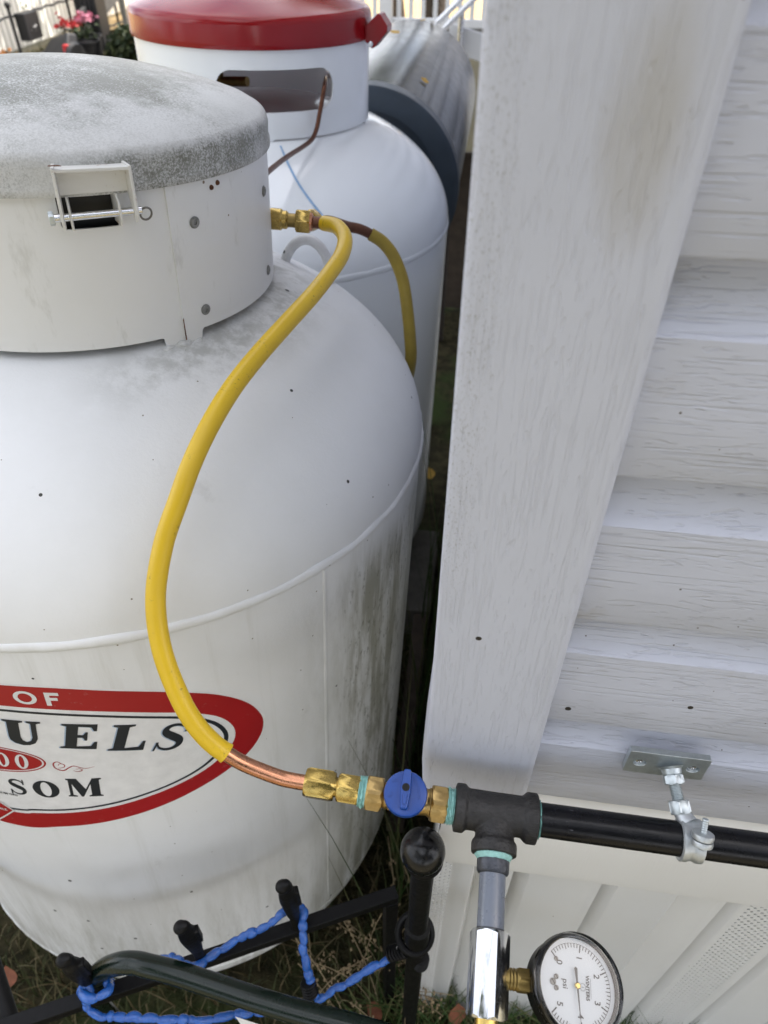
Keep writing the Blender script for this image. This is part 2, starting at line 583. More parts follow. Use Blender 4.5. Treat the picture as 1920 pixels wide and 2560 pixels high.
M['yellow_shaded'] = plain('shaded_yellow_tube', (.30, .215, .02), .45, var=.2, vs=40)  # darker copy of the yellow: shade between the tanks put into the colour
M['copper'] = plain('bright_copper', (.66, .31, .18), .26, 1, var=.12, vs=120, bump=.12, bs=900, bd=.0001)
M['copper_dark'] = plain('tarnished_copper', (.15, .065, .04), .38, .75, var=.2, vs=90)
M['brass'] = plain('brass', (.56, .395, .12), .24, 1, var=.14, vs=160, bump=.25, bs=420, bd=.0002)
M['brass_cast'] = plain('cast_brass', (.50, .345, .14), .36, 1, var=.16, vs=200, bump=.5, bs=500, bd=.0003)
M['brass_dark'] = plain('tarnished_brass', (.30, .21, .07), .34, .9, var=.25, vs=120)
M['sealant'] = plain('teal_thread_sealant', (.33, .60, .56), .5, var=.16, vs=260, bump=.9, bs=260, bd=.0012)
M['blue_plastic'] = plain('blue_plastic', (.006, .052, .27), .34, var=.06, vs=60, bump=.15, bs=400)
M['iron'] = plain('black_malleable_iron', (.034, .032, .031), .50, .2, spec=.45, var=.35, vs=160, bump=.9, bs=330, bd=.0011)
def black_pipe():
    t = NT('black_painted_pipe')
    scr = t.step(t.noise(t.co((60, 300, 300)), 1, 4, .7), .69, .73)
    col = t.mix(t.math('MULTIPLY', scr, .35), t.mix(t.noise(t.co(), 40, 4), (.003, .003, .0042), (.006, .006, .008)), (.2, .2, .22))
    t.bump(t.noise(t.co((30, 120, 120)), 1, 3), .2, .0008)
    return t.set(color=col, rough=t.ramp(t.noise(t.co(), 60, 4), [(.3, .20), (.7, .34)]), coat=.0, spec=.28)
M['pipe'] = black_pipe()
M['grey_paint'] = plain('grey_nipple_paint', (.135, .155, .195), .28, coat=.3, var=.12, vs=60, bump=.3, bs=90, bd=.0008)
M['grey_thread'] = plain('smeared_black_thread', (.06, .065, .08), .35, .3, var=.5, vs=160, bump=.9, bs=200, bd=.001)
M['chrome'] = plain('plated_steel', (.80, .81, .83), .16, 1, var=.08, vs=140, bump=.18, bs=220, bd=.0002)
M['zinc'] = plain('zinc_plated_steel', (.56, .61, .63), .36, .75, var=.14, vs=150, bump=.4, bs=500, bd=.0002)
M['zinc_cast'] = plain('zinc_casting', (.60, .63, .65), .42, .75, var=.14, vs=150, bump=.8, bs=350, bd=.0004)
M['gauge_black'] = plain('gauge_case_black', (.006, .006, .0065), .30, spec=.3, var=.1, vs=80, bump=.25, bs=500)
M['dial'] = plain('dial_white', (.56, .575, .59), .45, var=.02, vs=30, bump=0)
M['ink'] = plain('printed_ink', (.015, .015, .017), .5, bump=0)
M['black_rubber'] = plain('black_rubber', (.005, .005, .0055), .45, spec=.22, var=.2, vs=120, bump=.5, bs=260, bd=.0006)
M['black_gloss'] = plain('black_plastic_gloss', (.005, .005, .006), .24, coat=.08, spec=.35, var=.15, vs=60, bump=.3, bs=40, bd=.002)
M['black_bar'] = plain('black_powder_coat', (.0045, .0045, .005), .5, spec=.2, var=.25, vs=90, bump=.6, bs=700, bd=.0003)
M['green_tube'] = plain('dark_green_enamel', (.005, .012, .008), .24, coat=.12, spec=.35, var=.15, vs=50, bump=.2, bs=160)
def rope():
    t = NT('blue_vinyl_cord')
    col = t.mix(t.noise(t.co(), 160, 3), (.003, .045, .27), (.02, .16, .58))
    t.bump(t.noise(t.co(), 380, 3, .7), .9, .0016)
    return t.set(color=col, rough=.2, spec=.6, coat=.5)
M['rope'] = rope()
def galv():
    t = NT('galvanized_sheet')
    sp = t.voro(t.co(), 55, out='Color')
    spang = t.ramp(sp, [(.2, .20), (.8, .27)])
    gr = t.noise(t.co((60, 3, 60)), 1, 4, .65)
    dirt = t.step(t.noise(t.co(), 9, 5, .7), .5, .68)
    col = t.mix(t.math('MULTIPLY', dirt, .5), t.mix(gr, (.27, .275, .275), (.15, .155, .16)), (.17, .17, .155))
    t.bump(t.noise(t.co((5, 1.2, 5)), 1, 1), .10, .006)
    return t.set(color=col, metal=.9, rough=spang)
M['galv'] = galv()
M['slate'] = plain('slate_blue_band', (.036, .052, .072), .40, var=.15, vs=20)
M['dark_iron'] = plain('dark_rusty_iron', (.05, .04, .035), .7, .3, var=.4, vs=60)
M['white_pvc'] = plain('white_fence_vinyl', (.80, .79, .73), .45, var=.06, vs=6)
M['fence_back'] = plain('fence_backing', (.30, .28, .17), .7, var=.1)
M['rail_white'] = plain('white_rail_paint', (.74, .75, .77), .42, var=.06, vs=8)
M['fence_black'] = plain('black_fence_metal', (.012, .012, .013), .5, var=.2)
M['grey_board'] = plain('sloping_grey_board', (.22, .215, .20), .7, var=.3, vs=14, bump=.5, bs=60, bd=.002)
M['charcoal'] = plain('charcoal_plastic', (.012, .012, .014), .5, var=.2)
M['petal_red'] = plain('red_petals', (.62, .03, .035), .6, var=.2, vs=30)
M['petal_pink'] = plain('pink_orange_petals', (.70, .26, .36), .6, var=.3, vs=14)
M['petal_orange'] = plain('orange_petals', (.75, .30, .06), .6, var=.3, vs=14)
M['alu'] = plain('bare_aluminium', (.78, .78, .78), .25, 1, var=.08)
M['foundation'] = plain('dark_sheathing', (.10, .10, .10), .8, var=.2)
M['shingle'] = plain('asphalt_shingle', (.08, .075, .07), .85, var=.4, vs=25)
M['block'] = plain('concrete_block', (.20, .19, .17), .9, var=.3, vs=25, bump=.8, bs=120, bd=.004)
M['plank'] = plain('dark_timber', (.075, .055, .04), .75, var=.4, vs=20)
M['leaf_yellow'] = plain('yellow_leaf', (.50, .30, .04), .6, var=.3, vs=60)
M['leaf_rust'] = plain('rust_brown_leaf', (.26, .09, .045), .65, var=.35, vs=60)
M['paper'] = plain('white_tag_paper', (.72, .71, .68), .6, var=.05)
M['screw'] = plain('dull_screw', (.22, .21, .19), .5, .7, var=.3, vs=200)
M['bolt_grey'] = plain('weathered_bolt', (.30, .30, .28), .55, .2, var=.35, vs=260)
M['rust'] = plain('rust', (.16, .06, .02), .8, var=.5, vs=150)
M['void'] = plain('hole_black', (.004, .004, .004), .8, bump=0)
M['chalk'] = plain('blue_chalk_mark', (.30, .48, .72), .7, var=.2, vs=80, bump=0)
M['stain'] = plain('slot_dark', (.03, .03, .03), .6, bump=0)
def grassmat(name, a, b, c):
    t = NT(name)
    oi = t.n('ShaderNodeNewGeometry')
    k = oi.outputs['Random Per Island']
    col = t.ramp(k, [(.0, a), (.45, b), (.9, c)])
    return t.set(color=col, rough=.6, spec=.25)
M['grass'] = grassmat('shaded_lawn_grass', (.035, .052, .016), (.062, .062, .024), (.15, .115, .06))
M['grass_tall'] = grassmat('tall_green_grass', (.03, .065, .014), (.045, .085, .02), (.12, .12, .05))
M['straw'] = grassmat('dry_seed_stalks', (.26, .20, .12), (.36, .28, .17), (.22, .16, .10))
M['leaves'] = grassmat('tree_leaves', (.035, .065, .02), (.05, .085, .028), (.085, .11, .04))
M['dark_leaves'] = grassmat('dark_leaves', (.012, .022, .008), (.018, .03, .010), (.04, .05, .018))
M['bark'] = plain('bark', (.06, .045, .035), .85, var=.4, vs=12, bump=.9, bs=30, bd=.02)
def soil():
    t = NT('lawn_soil')
    co = t.co()
    X, Y, Z = t.xyz()
    n1 = t.noise(co, 30, 6, .7)
    n2 = t.noise(co, 3, 4, .6)
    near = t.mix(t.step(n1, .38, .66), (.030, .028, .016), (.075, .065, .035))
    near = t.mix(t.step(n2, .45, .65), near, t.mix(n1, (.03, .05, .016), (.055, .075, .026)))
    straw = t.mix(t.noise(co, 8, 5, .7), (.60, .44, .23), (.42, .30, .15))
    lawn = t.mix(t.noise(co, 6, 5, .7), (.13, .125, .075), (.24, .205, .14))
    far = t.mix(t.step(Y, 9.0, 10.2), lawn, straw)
    col = t.mix(t.math('MAXIMUM', t.math('MAXIMUM', t.step(Y, 4.0, 6.0), t.step(Y, -.15, -.5)), t.step(X, -1.1, -1.5)), near, far)  # near ground coloured darker where the house shades it, paler beyond for bounce
    t.bump(n1, .9, .02)
    return t.set(color=col, rough=.9, spec=.1)
M['soil'] = soil()
def lens():
    t = NT('clear_lens')
    tr = t.n('ShaderNodeBsdfTransparent'); tr.inputs[0].default_value = (.97, .98, .98, 1)
    gl = t.n('ShaderNodeBsdfGlossy'); gl.inputs['Roughness'].default_value = .04
    fr = t.n('ShaderNodeFresnel'); fr.inputs[0].default_value = 1.45
    mx = t.n('ShaderNodeMixShader')
    t.t.links.new(fr.outputs[0], mx.inputs[0]); t.t.links.new(tr.outputs[0], mx.inputs[1]); t.t.links.new(gl.outputs[0], mx.inputs[2])
    t.t.links.new(mx.outputs[0], t.out.inputs[0])
    return t.m
M['lens'] = lens()
def smoke():
    t = NT('smoky_clear_plastic')
    tr = t.n('ShaderNodeBsdfTransparent'); tr.inputs[0].default_value = (.80, .80, .81, 1)
    gl = t.n('ShaderNodeBsdfGlossy'); gl.inputs['Roughness'].default_value = .08
    fr = t.n('ShaderNodeFresnel'); fr.inputs[0].default_value = 1.55
    mx = t.n('ShaderNodeMixShader')
    t.t.links.new(fr.outputs[0], mx.inputs[0]); t.t.links.new(tr.outputs[0], mx.inputs[1]); t.t.links.new(gl.outputs[0], mx.inputs[2])
    t.t.links.new(mx.outputs[0], t.out.inputs[0])
    return t.m
M['smoke'] = smoke()

# ================================================================== GROUND
mb = MB()
N = 60
def gcoord(i): 
    k = (i / N - .5) * 2
    return math.copysign(abs(k) ** 3, k) * 150
gv = []
for i in range(N + 1):
    for j in range(N + 1):
        x, y = gcoord(i), gcoord(j)
        gv.append((x, y, -.012))
mb.add(gv, [(i * (N + 1) + j, (i + 1) * (N + 1) + j, (i + 1) * (N + 1) + j + 1, i * (N + 1) + j + 1) for i in range(N) for j in range(N)])
g = mb.build('ground', M['soil'], smooth=False)
tag(g, kind='structure')

# ================================================================== HOUSE
HW = .329          # front plane of the siding lips
SX = -.008         # side plane of the corner post
HX1, HY1, HZ = 7.4, 9.2, 2.12
house = thing('house', 'white vinyl-sided house with corner post and vented skirting beside the tanks', 'house', (SX, HW, 0))
mb = MB()
mb.box(((.050 + HX1) / 2, (HW + .075 + HY1) / 2, (HZ + .74) / 2), (HX1 - .050, HY1 - HW - .075, HZ - .74))
mb.build('wall_sheathing', M['foundation'], house, smooth=False)
mb = MB()
mb.box(((.16 + HX1) / 2, (HW + .22 + HY1) / 2, .40), (HX1 - .16, HY1 - HW - .22, .80))
mb.build('foundation', M['block'], house, smooth=False)
# roof out of view: low eave and overhang set to shade the tanks
mb = MB()
rx0, rx1, ry0, ry1 = -.12, HX1 + .32, HW - .03, HY1 + .3
xm = (rx0 + rx1) / 2
mb.add([(rx0, ry0, 2.1), (rx0, ry1, 2.1), (xm, ry0, 3.1), (xm, ry1, 3.1), (rx1, ry0, 2.1), (rx1, ry1, 2.1)],
       [(0, 2, 3, 1), (2, 4, 5, 3), (0, 4, 2), (1, 3, 5), (0, 1, 5, 4)])
mb.build('roof', M['shingle'], house, smooth=False)
# dutch-lap profile for one course (depth outwards, height from the lip)
PROF = [(-.020, -.0008), (-.003, -.0012), (0, .0003), (.0010, .0022), (.0003, .045), (-.0012, .0870), (-.0046, .0898), (-.0084, .0940),
        (-.0120, .1000), (-.0152, .1075), (-.0182, .1160), (-.0225, .131)]
ZB = [1.3695 + .127 * k for k in range(-4, 6)]
for zb in ZB:
    mb = MB()
    mb.extrude([(HW - a, zb + b) for a, b in PROF], .066, HX1, axis='x', n=1)
    mb.build('siding_board', M['siding'], house, solid=.0011, sharp=38)
def side_board(zb):
    mb = MB()
    vs, fs = [], []
    for y in (.392, HY1):
        for a, b in PROF:
            vs.append((SX + .016 - a, y, zb + b))
    m = len(PROF)
    mb.add(vs, [(k, k + 1, m + k + 1, m + k) for k in range(m - 1)])
    mb.build('side_siding_board', M['siding'], house, solid=.0011, sharp=50)
for zb in ZB: side_board(zb)
# corner post, hollow vinyl: front face, left face, bevelled return to the siding
mb = MB()
FY = .314
def post_prof(z):
    k = max(0, min(1, (1.02 - z) / .12))     # the side flange has sprung outwards at the foot
    sp = .004 * k
    pr = [(.0855, HW + .004), (.0850, FY + .0062), (.0838, FY + .0036), (.0800, FY + .0010), (.0775, FY + .0002), (.030, FY), (.001, FY)]
    pr += [(SX + .009 * (1 - sin(a)) , FY + .004 * (1 - cos(a))) for a in (radians(35), radians(60), radians(82))]
    pr += [(SX - sp * .4, FY + .010), (SX - sp, FY + .03), (SX - sp * 1.1, FY + .07), (SX + .004 - sp, FY + .084)]
    return pr
zs = [.872 + (2.1 - .872) * (i / 40) ** 1.6 for i in range(41)]
vs, fs = [], []
for z in zs:
    p = post_prof(z)
    vs += [(a, b, z) for a, b in p]
m = len(p)
for i in range(40):
    for k in range(m - 1):
        fs.append((i * m + k, i * m + k + 1, (i + 1) * m + k + 1, (i + 1) * m + k))
mb.add(vs, fs)
mb.build('corner_post', M['post'], house, solid=.0012, sharp=60)
# skirting top rail: two stepped cream mouldings under the siding
mb = MB()
mb.extrude([(HW + .012, .862), (HW + .006, .860), (HW - .001, .848), (HW - .0070, .834), (HW - .0072, .8290), (HW - .0050, .8275), (HW - .0040, .824),
            (HW - .0065, .8215), (HW - .0095, .815), (HW - .0125, .780), (HW - .0150, .726), (HW - .0140, .7165), (HW + .001, .7135), (HW + .022, .7135)], .012, HX1, axis='x')
mb.build('skirting_top_rail', M['cream'], house, solid=.001, sharp=40)
mb = MB()
vs = []
for y in (.36, HY1):
    for a, z in [(.0, .861), (-.002, .855), (-.003, .72), (.012, .713)]:
        vs.append((SX + .018 + a, y, z))
mb.add(vs, [(k, k + 1, 5 + k, 4 + k) for k in range(3)])
mb.build('side_skirting_rail', M['cream'], house, solid=.001)
# skirting panels: V-grooved vinyl, joints at the grooves; ends stand in the grass
SY = .346
def groove(x0, d=.042, a=.004, b=.016):
    return [(x0 - .008, 0), (x0 - .004, -.0018), (x0 - .001, -.0018), (x0 + a - .001, d - .002), (x0 + a + .001, d), (x0 + a + .004, d - .003), (x0 + a + b - .002, .0012), (x0 + a + b, 0)]
def panel(x0, x1, mids):
    pr = [(x0, 0)]
    for g_ in mids: pr += g_
    pr.append((x1, 0))
    mb = MB()
    vs = []
    for z in (.0, .74):
        vs += [(x, SY + y, z) for x, y in pr]
    m = len(pr)
    mb.add(vs, [(k, k + 1, m + k + 1, m + k) for k in range(m - 1)])
    return mb.build('skirting_panel', M['cream'], house, sharp=60)
panel(.032, .1935, [groove(.058, .018, .005, .015), groove(.103)])
panel(.1935, .3295, [groove(.2025), [(.281, 0), (.284, -.0035), (.2875, 0)]])
panel(.3295, .364, [groove(.339)])
def perforated(x0, x1, zz0, zz1, pitch, y, name, hr=.30, axis='x', slots=False):
    mb = MB()
    vs, fs = [], []
    nx = max(1, round((x1 - x0) / pitch)); nz = round((zz1 - zz0) / pitch)
    px, pz = (x1 - x0) / nx, (zz1 - zz0) / nz
    idx = {}
    def V(x, z):
        k = (round(x * 1e6), round(z * 1e6))
        if k not in idx:
            idx[k] = len(vs)
            vs.append((x, y, z) if axis == 'x' else (y, x, z))
        return idx[k]
    for i in range(nx):
        for j in range(nz):
            cx, cz = x0 + (i + .5) * px, zz0 + (j + .5) * pz
            if (i + j) % 2:
                ring = [V(cx + px / 2 * a, cz + pz / 2 * b) for a, b in ((1, 0), (1, 1), (0, 1), (-1, 1), (-1, 0), (-1, -1), (0, -1), (1, -1))]
                fs.append(tuple(ring)); continue
            ring = [V(cx + px / 2 * a, cz + pz / 2 * b) for a, b in ((1, 0), (1, 1), (0, 1), (-1, 1), (-1, 0), (-1, -1), (0, -1), (1, -1))]
            hole = [V(cx + pitch * hr * cos(k * pi / 4), cz + pitch * hr * sin(k * pi / 4)) for k in range(8)]
            for k in range(8):
                fs.append((ring[k], ring[(k + 1) % 8], hole[(k + 1) % 8], hole[k]))
    mb.add(vs, fs)
    return mb.build(name, M['cream'], house, smooth=False, solid=.0009)
perforated(.364, .419, .0, .735, .0055, SY + .001, 'vented_skirting_panel', .38)
panel(.419, .56, [groove(.430), groove(.520)])
perforated(.56, .615, .0, .735, .0055, SY + .001, 'vented_skirting_panel', .38)
xx = .615
while xx < 2.6:
    panel(xx, xx + .2, [groove(xx + .012), groove(xx + .10)])
    xx += .2
panel(xx, HX1, [])
perforated(.012, .032, .0, .735, .0050, SY - .006, 'vented_corner_strip', .33)
mb = MB()
vs = []
for y in (SY - .006, HY1):
    for z in (0, .74): vs.append((SX + .020, y, z))
mb.add(vs, [(0, 1, 3, 2)])
mb.build('side_skirting_panel', M['cream'], house, smooth=False, solid=.001)

# ================================================================== TANKS
def tank_frame(b, lx, ly):
    a = Vector((tan(lx), tan(ly), 1)).normalized()
    x = Vector((0, 1, 0)).cross(a).normalized()
    y = a.cross(x)
    return Matrix(((x.x, y.x, a.x, b[0]), (x.y, y.y, a.y, b[1]), (x.z, y.z, a.z, b[2]), (0, 0, 0, 1)))
def pol(th, r, s):
    a = radians(th)
    return Vector((r * sin(a), -r * cos(a), s))
R = .381
def shell_prof(s0, s1, bb, bt, n=22):
    pr = [(R * cos(pi / 2 * (1 - i / n)), s0 - bb * sin(pi / 2 * (1 - i / n))) for i in range(n + 1)]
    pr[0] = (0, s0 - bb)
    pr += [(R, s0 + (s1 - s0) * i / 6) for i in range(1, 6)]
    top = [(R * cos(pi / 2 * i / (n + 8)), s1 + bt * sin(pi / 2 * i / (n + 8))) for i in range(n + 9)]
    top[-1] = (0, s1 + bt)
    return pr + top
def bead(s, r, w, hgt, n=256, seed=0, wob=.0006):
    """a weld bead round the shell, a little uneven"""
    mb = MB()
    vs, fs = [], []
    m = 8
    for i in range(n):
        a = 2 * pi * i / n
        k = noise.noise(Vector((cos(a) * 9, sin(a) * 9, seed)))
        k2 = noise.noise(Vector((cos(a) * 30, sin(a) * 30, seed + 5)))
        for j in range(m + 1):
            b = pi * j / m
            rr = r - .0006 + (hgt * (1 + .55 * k2)) * sin(b)
            vs.append((rr * sin(a), -rr * cos(a), s + w / 2 * (1 + .25 * k) * cos(b) + wob * k + .0004 * k2))
    for i in range(n):
        for j in range(m):
            i2 = (i + 1) % n
            fs.append((i * (m + 1) + j, i2 * (m + 1) + j, i2 * (m + 1) + j + 1, i * (m + 1) + j + 1))
    return mb.add(vs, fs)
def bent(polys, r, step=(2.0, .02)):
    """2-D outlines in (degrees, s) bent onto a cylinder of radius r"""
    D = radians(1) * r
    pp = [dens([(p[0] * D, p[1]) for p in poly], .006) for poly in polys]
    vs, fs = fill(pp, step=(step[0] * D, step[1]) if step else None)
    return [pol(v.x / D, r, v.y) for v in vs], fs
def rrect(x0, x1, y0, y1, rx, ry, n=5, corners=(1, 1, 1, 1)):
    out = []
    for (cx, cy, a0), on in zip(((x1 - rx, y1 - ry, 0), (x0 + rx, y1 - ry, 90), (x0 + rx, y0 + ry, 180), (x1 - rx, y0 + ry, 270)), corners):
        if on: out += [(cx + rx * cos(radians(a0 + 90 * i / n)), cy + ry * sin(radians(a0 + 90 * i / n))) for i in range(n + 1)]
        else:
            out.append((x1 if a0 in (0, 270) else x0, y1 if a0 in (0, 90) else y0))
    return out
def bolt(mb, th, r, s, rad=.0042):
    p = pol(th, r, s); q = pol(th, r + .0016, s)
    mb.lathe([(rad * 1.25, 0), (rad * 1.25, .0005), (rad, .0006), (rad * .96, .0016), (rad * .45, .0018), (rad * .42, .0007), (0, .0007)], 16, align(p, q), cap=False)

# ---------------- near tank
T1M = tank_frame((-.4681, .633, 0), .0338, .0661)
t1 = thing('propane_tank', 'large weathered white propane tank with lichen-stained lid and oval red logo', 'gas tank', mat=T1M)
mb = MB().lathe(shell_prof(.2196, .984, .20, .207), 256)
shell1 = mb.build('shell', M['old_tank'], t1, local=True, sharp=180)
bead(.984, R, .0115, .0036, seed=1, wob=.0011).build('weld_seam', M['old_tank'], t1, local=True)
bead(.2196, R, .008, .002, seed=4).build('weld_seam', M['old_tank'], t1, local=True)
mb = MB()
vs, fs = [], []
for i in range(61):
    s = .222 + (.980 - .222) * i / 60
    w = .45 + .08 * noise.noise(Vector((3, 1, s * 30)))
    for j in range(7):
        a = pi * j / 6
        vs.append(pol(53.9 - w * cos(a), R - .0004 + .0013 * sin(a), s))
for i in range(60):
    for j in range(6): fs.append((i * 7 + j, i * 7 + j + 1, i * 7 + 8 + j, i * 7 + 7 + j))
mb.add(vs, fs).build('vertical_seam', M['old_tank'], t1, local=True)
MB().lathe([(.262, -.03), (.262, .075), (.252, .082), (.252, -.03)], 96, cap=False).build('foot_ring', M['old_tank'], t1, local=True)
# hood collar: sheet with the latch window and raised bottom edge between the welded feet
def collar_outline():
    lo, hi = 1.170, 1.318
    o = [(-180, lo), (-50, lo), (-49.6, lo - .0085), (-40.6, lo - .0085), (-40, lo), (43.8, lo), (44.6, lo - .001), (45.0, lo - .0095), (50.95, lo - .0095), (50.95, hi), (-180, hi)]
    return o
CR = .1985
vs, fs = bent([collar_outline(), rrect(25.3, 38.7, 1.2755, 1.307, .9, .0045)], CR)
MB().add(vs, fs).build('collar', M['hood'], t1, local=True, solid=.002, sharp=180)
o2 = [(50.5, 1.1605), (55.6, 1.1605), (56.0, 1.168), (56.6, 1.170), (118, 1.170), (118, 1.1605), (126, 1.1605), (126, 1.170), (181, 1.170), (181, 1.318), (50.5, 1.318)]
vs, fs = bent([o2], CR + .0019)
MB().add(vs, fs).build('collar_panel', M['hood'], t1, local=True, solid=.0018, sharp=180)
for th, s in ((57.5, 1.268), (57.75, 1.187), (91.8, 1.268), (91.6, 1.188)):
    mb = MB(); bolt(mb, th, CR + .0021, s); mb.build('bolt', M['bolt_grey'], t1, local=True)
for th, s in ((64.2, 1.293), (66.5, 1.2955)):
    mb = MB(); bolt(mb, th, CR + .0018, s, .0018); mb.build('rivet_hole', M['rust'], t1, local=True)
MB().add([pol(50.35, CR + .0024, 1.1635), pol(50.75, CR + .0024, 1.1635), pol(50.6, CR + .0024, 1.186), pol(50.3, CR + .0024, 1.184)], [(0, 1, 2, 3)]).build('rust_streak', M['rust'], t1, local=True)
# drips of old weld at the feet
mb = MB()
for i in range(12):
    th = 44.5 + i * 1.0 + rnd.uniform(-.3, .3)
    p = pol(th, CR + .001, 1.159 + rnd.uniform(-.002, .002))
    mb.ball(p, rnd.uniform(.003, .0055), 10, (1, 1, .8))
voxel(mb.build('foot_weld', M['old_tank'], t1, local=True), .0012, 4)
# lid: rolled rim and shallow dome
LR = .2040
top, rim = 1.372, 1.329
pr = [(LR - .002, 1.3035), (LR - .0006, 1.3018), (LR, 1.3032), (LR - .0004, 1.3085), (LR - .0016, 1.311), (LR - .0010, rim - .006)]
hh = top - (rim + .008); a_ = .193; Rs = (a_ * a_ + hh * hh) / (2 * hh)
for i in range(7):
    a = radians(8 + 62 * i / 6)
    pr.append((LR - .0135 + .0120 * cos(a), rim - .006 + .0125 * sin(a)))
pr += [(r, top - Rs + sqrt(Rs * Rs - r * r)) for r in [.186, .175, .16, .145, .13, .11, .09, .07, .05, .03, .012]] + [(0, top)]
lid1 = MB().lathe(pr, 192, rfun=lambda a, z: 1 + .0012 * noise.noise(Vector((cos(a) * 3, sin(a) * 3, z * 20)))).build('lid', M['lichen'], t1, local=True, sharp=70)
# latch: U bracket on the lid, lugs on the collar, clevis pin and ring
def along(th, s, r, d):   # frame at an angle of the collar, offset d degrees
    return pol(th + d, r, s)
mb = MB()
A0, A1 = 26.2, 41.6
def plate(pts, t):      # quad/ngon plate with thickness towards its normal
    P = [Vector(p) for p in pts]
    nrm = (P[1] - P[0]).cross(P[2] - P[0]).normalized() * t
    k = len(P)
    return P + [p + nrm for p in P], [tuple(range(k)), tuple(reversed(range(k, 2 * k)))] + [(i, (i + 1) % k, k + (i + 1) % k, k + i) for i in range(k)]
ri, ro = .2005, .2190
vs = []
cs = [A0, A0 + .5, (A0 + A1) / 2, A1 - .5, A1]
base = [pol(A0, ri, 1.3245), pol(A1, ri, 1.3235), pol(A1, ro, 1.3245), pol(A0, ro, 1.3255)]
mb.add(*plate(base, .0024))
mb.add(*plate([pol(A0, ri, 1.3262), pol(A0, ro, 1.3262), pol(A0 - .2, ro - .001, 1.286), pol(A0 - .2, ro - .004, 1.280), pol(A0 - .2, ro - .009, 1.280), pol(A0 - .1, ri + .003, 1.303)], .0024))
mb.add(*plate([pol(A1, ri, 1.3252), pol(A1, ro, 1.3252), pol(A1 + .2, ro - .001, 1.288), pol(A1 + .2, ro - .004, 1.2815), pol(A1 + .2, ro - .009, 1.2815), pol(A1 + .1, ri + .003, 1.303)], -.0024))
mb.add(*plate([pol(A0 + .3, LR + .0026, 1.3040), pol(A1 - .3, LR + .0026, 1.3040), pol(A1 - .3, LR + .0026, 1.3240), pol(A0 + .3, LR + .0026, 1.3240)], -.0010))
br = mb.build('latch_bracket', M['latch'], t1, local=True, smooth=False, bevel=.0004)
MB().add(*plate([pol(A0 - .2, ro - .003, 1.32825), pol(A0 + 1.6, ro - .003, 1.32825), pol(A0 + 2.2, ro + .0003, 1.3283), pol(A0 - .3, ro + .0003, 1.3285)], .0004)).build('rust_spot', M['rust'], br, local=True, smooth=False)
for a in (27.6, 37.9):
    mb = MB()
    mb.add(*plate([pol(a, .190, 1.303), pol(a, .2075, 1.303), pol(a + .1, .213, 1.296), pol(a + .1, .213, 1.283), pol(a + .1, .209, 1.2775), pol(a, .190, 1.2775)], .0018))
    mb.build('latch_lug', M['latch'], t1, local=True, smooth=False, bevel=.0005)
p0, p1 = pol(24.6, .2105, 1.2885), pol(43.0, .2105, 1.2890)
pin = MB().cyl(p0, p1, .0031, 20).build('latch_pin', M['chrome'], t1, local=True)
d = (p1 - p0).normalized()
hexnut(MB(), p0 - d * .004, p0, .0095).build('pin_head', M['zinc'], pin, local=True)
ctr = p1 + d * .0030 + Vector((0, 0, -.003))
MB().tube([ctr + (d * cos(a) * .0046 + Vector((0, 0, 1)) * sin(a) * .0052) + Vector((.0012, -.0012, 0)) * sin(a) for a in [2 * pi * i / 28 for i in range(28)]], .00085, 8, closed=True).build('cotter_ring', M['screw'], pin, local=True)
# black box added inside the hood to keep the latch window dark
MB().box(pol(32, .155, 1.25), (.085, .05, .12), Matrix.Rotation(radians(32), 3, 'Z')).build('window_blocker', M['fence_black'], t1, local=True, smooth=False, bevel=.006)
# lifting eye behind the hood
mb = MB()
c0 = pol(128, .262, 1.125)
e_r, e_t = Vector((sin(radians(128)), -cos(radians(128)), 0)), Vector((cos(radians(128)), sin(radians(128)), 0))
e_t = Vector((.98, .2, 0))
path = [c0 + e_t * (.030 * cos(a)) + Vector((0, 0, 1)) * (.047 * sin(a)) for a in [radians(-20 + 220 * i / 24) for i in range(25)]]
mb.tube(path, .0065, 14)
mb.build('lifting_eye', M['old_tank'], t1, local=True)

# ---- oval logo printed on a sticker, in (degrees, s)
decal = None
OUT = [(0, .9315), (6.3, .933), (13.7, .928), (21, .9155), (27.4, .900), (33.0, .880), (36.6, .860), (39.2, .838), (40.7, .815), (41.1, .797), (40.4, .777), (38.3, .757), (34.6, .740), (29.6, .724), (23.2, .7075), (16.7, .6945), (10.7, .685), (4.7, .677)]
INN = [(0, .9005), (4.9, .902), (12.6, .8965), (20.1, .885), (27.8, .866), (31.8, .851), (34.5, .834), (36.0, .814), (36.2, .796), (35.1, .779), (31.7, .758), (26.7, .742), (20, .7275), (13.9, .717), (7.5, .709), (1.9, .7035)]
def closed_spl(half):
    pts = half + [(-x, 1.6 - y) for x, y in half]
    n = len(pts); out = []
    for i in range(n):
        a, b, c, d_ = [Vector(pts[(i + k) % n]) for k in (-1, 0, 1, 2)]
        for k in range(4):
            t = k / 4
            out.append(tuple(.5 * ((2 * b) + (c - a) * t + (2 * a - 5 * b + 4 * c - d_) * t * t + (3 * b - a - 3 * c + d_) * t ** 3)))
    return out
def scl(poly, k, kk=None): return [(x * k, .8 + (y - .8) * (kk or k)) for x, y in poly]
outer, inner = closed_spl(OUT), closed_spl(INN)
def sticker(name, polys, mat, off, parent, step=(1.1, .010), **kw):
    vs, fs = bent(polys, R + off, step=step)
    return MB().add(vs, fs).build(name, M[mat], parent, local=True, radial=True, fix=False, **kw)
decal = sticker('logo_sticker', [scl(outer, 1.012, 1.018)], 'decal_white', .00022, t1)
sticker('red_border', [outer, inner], 'decal_red', .00044, decal)
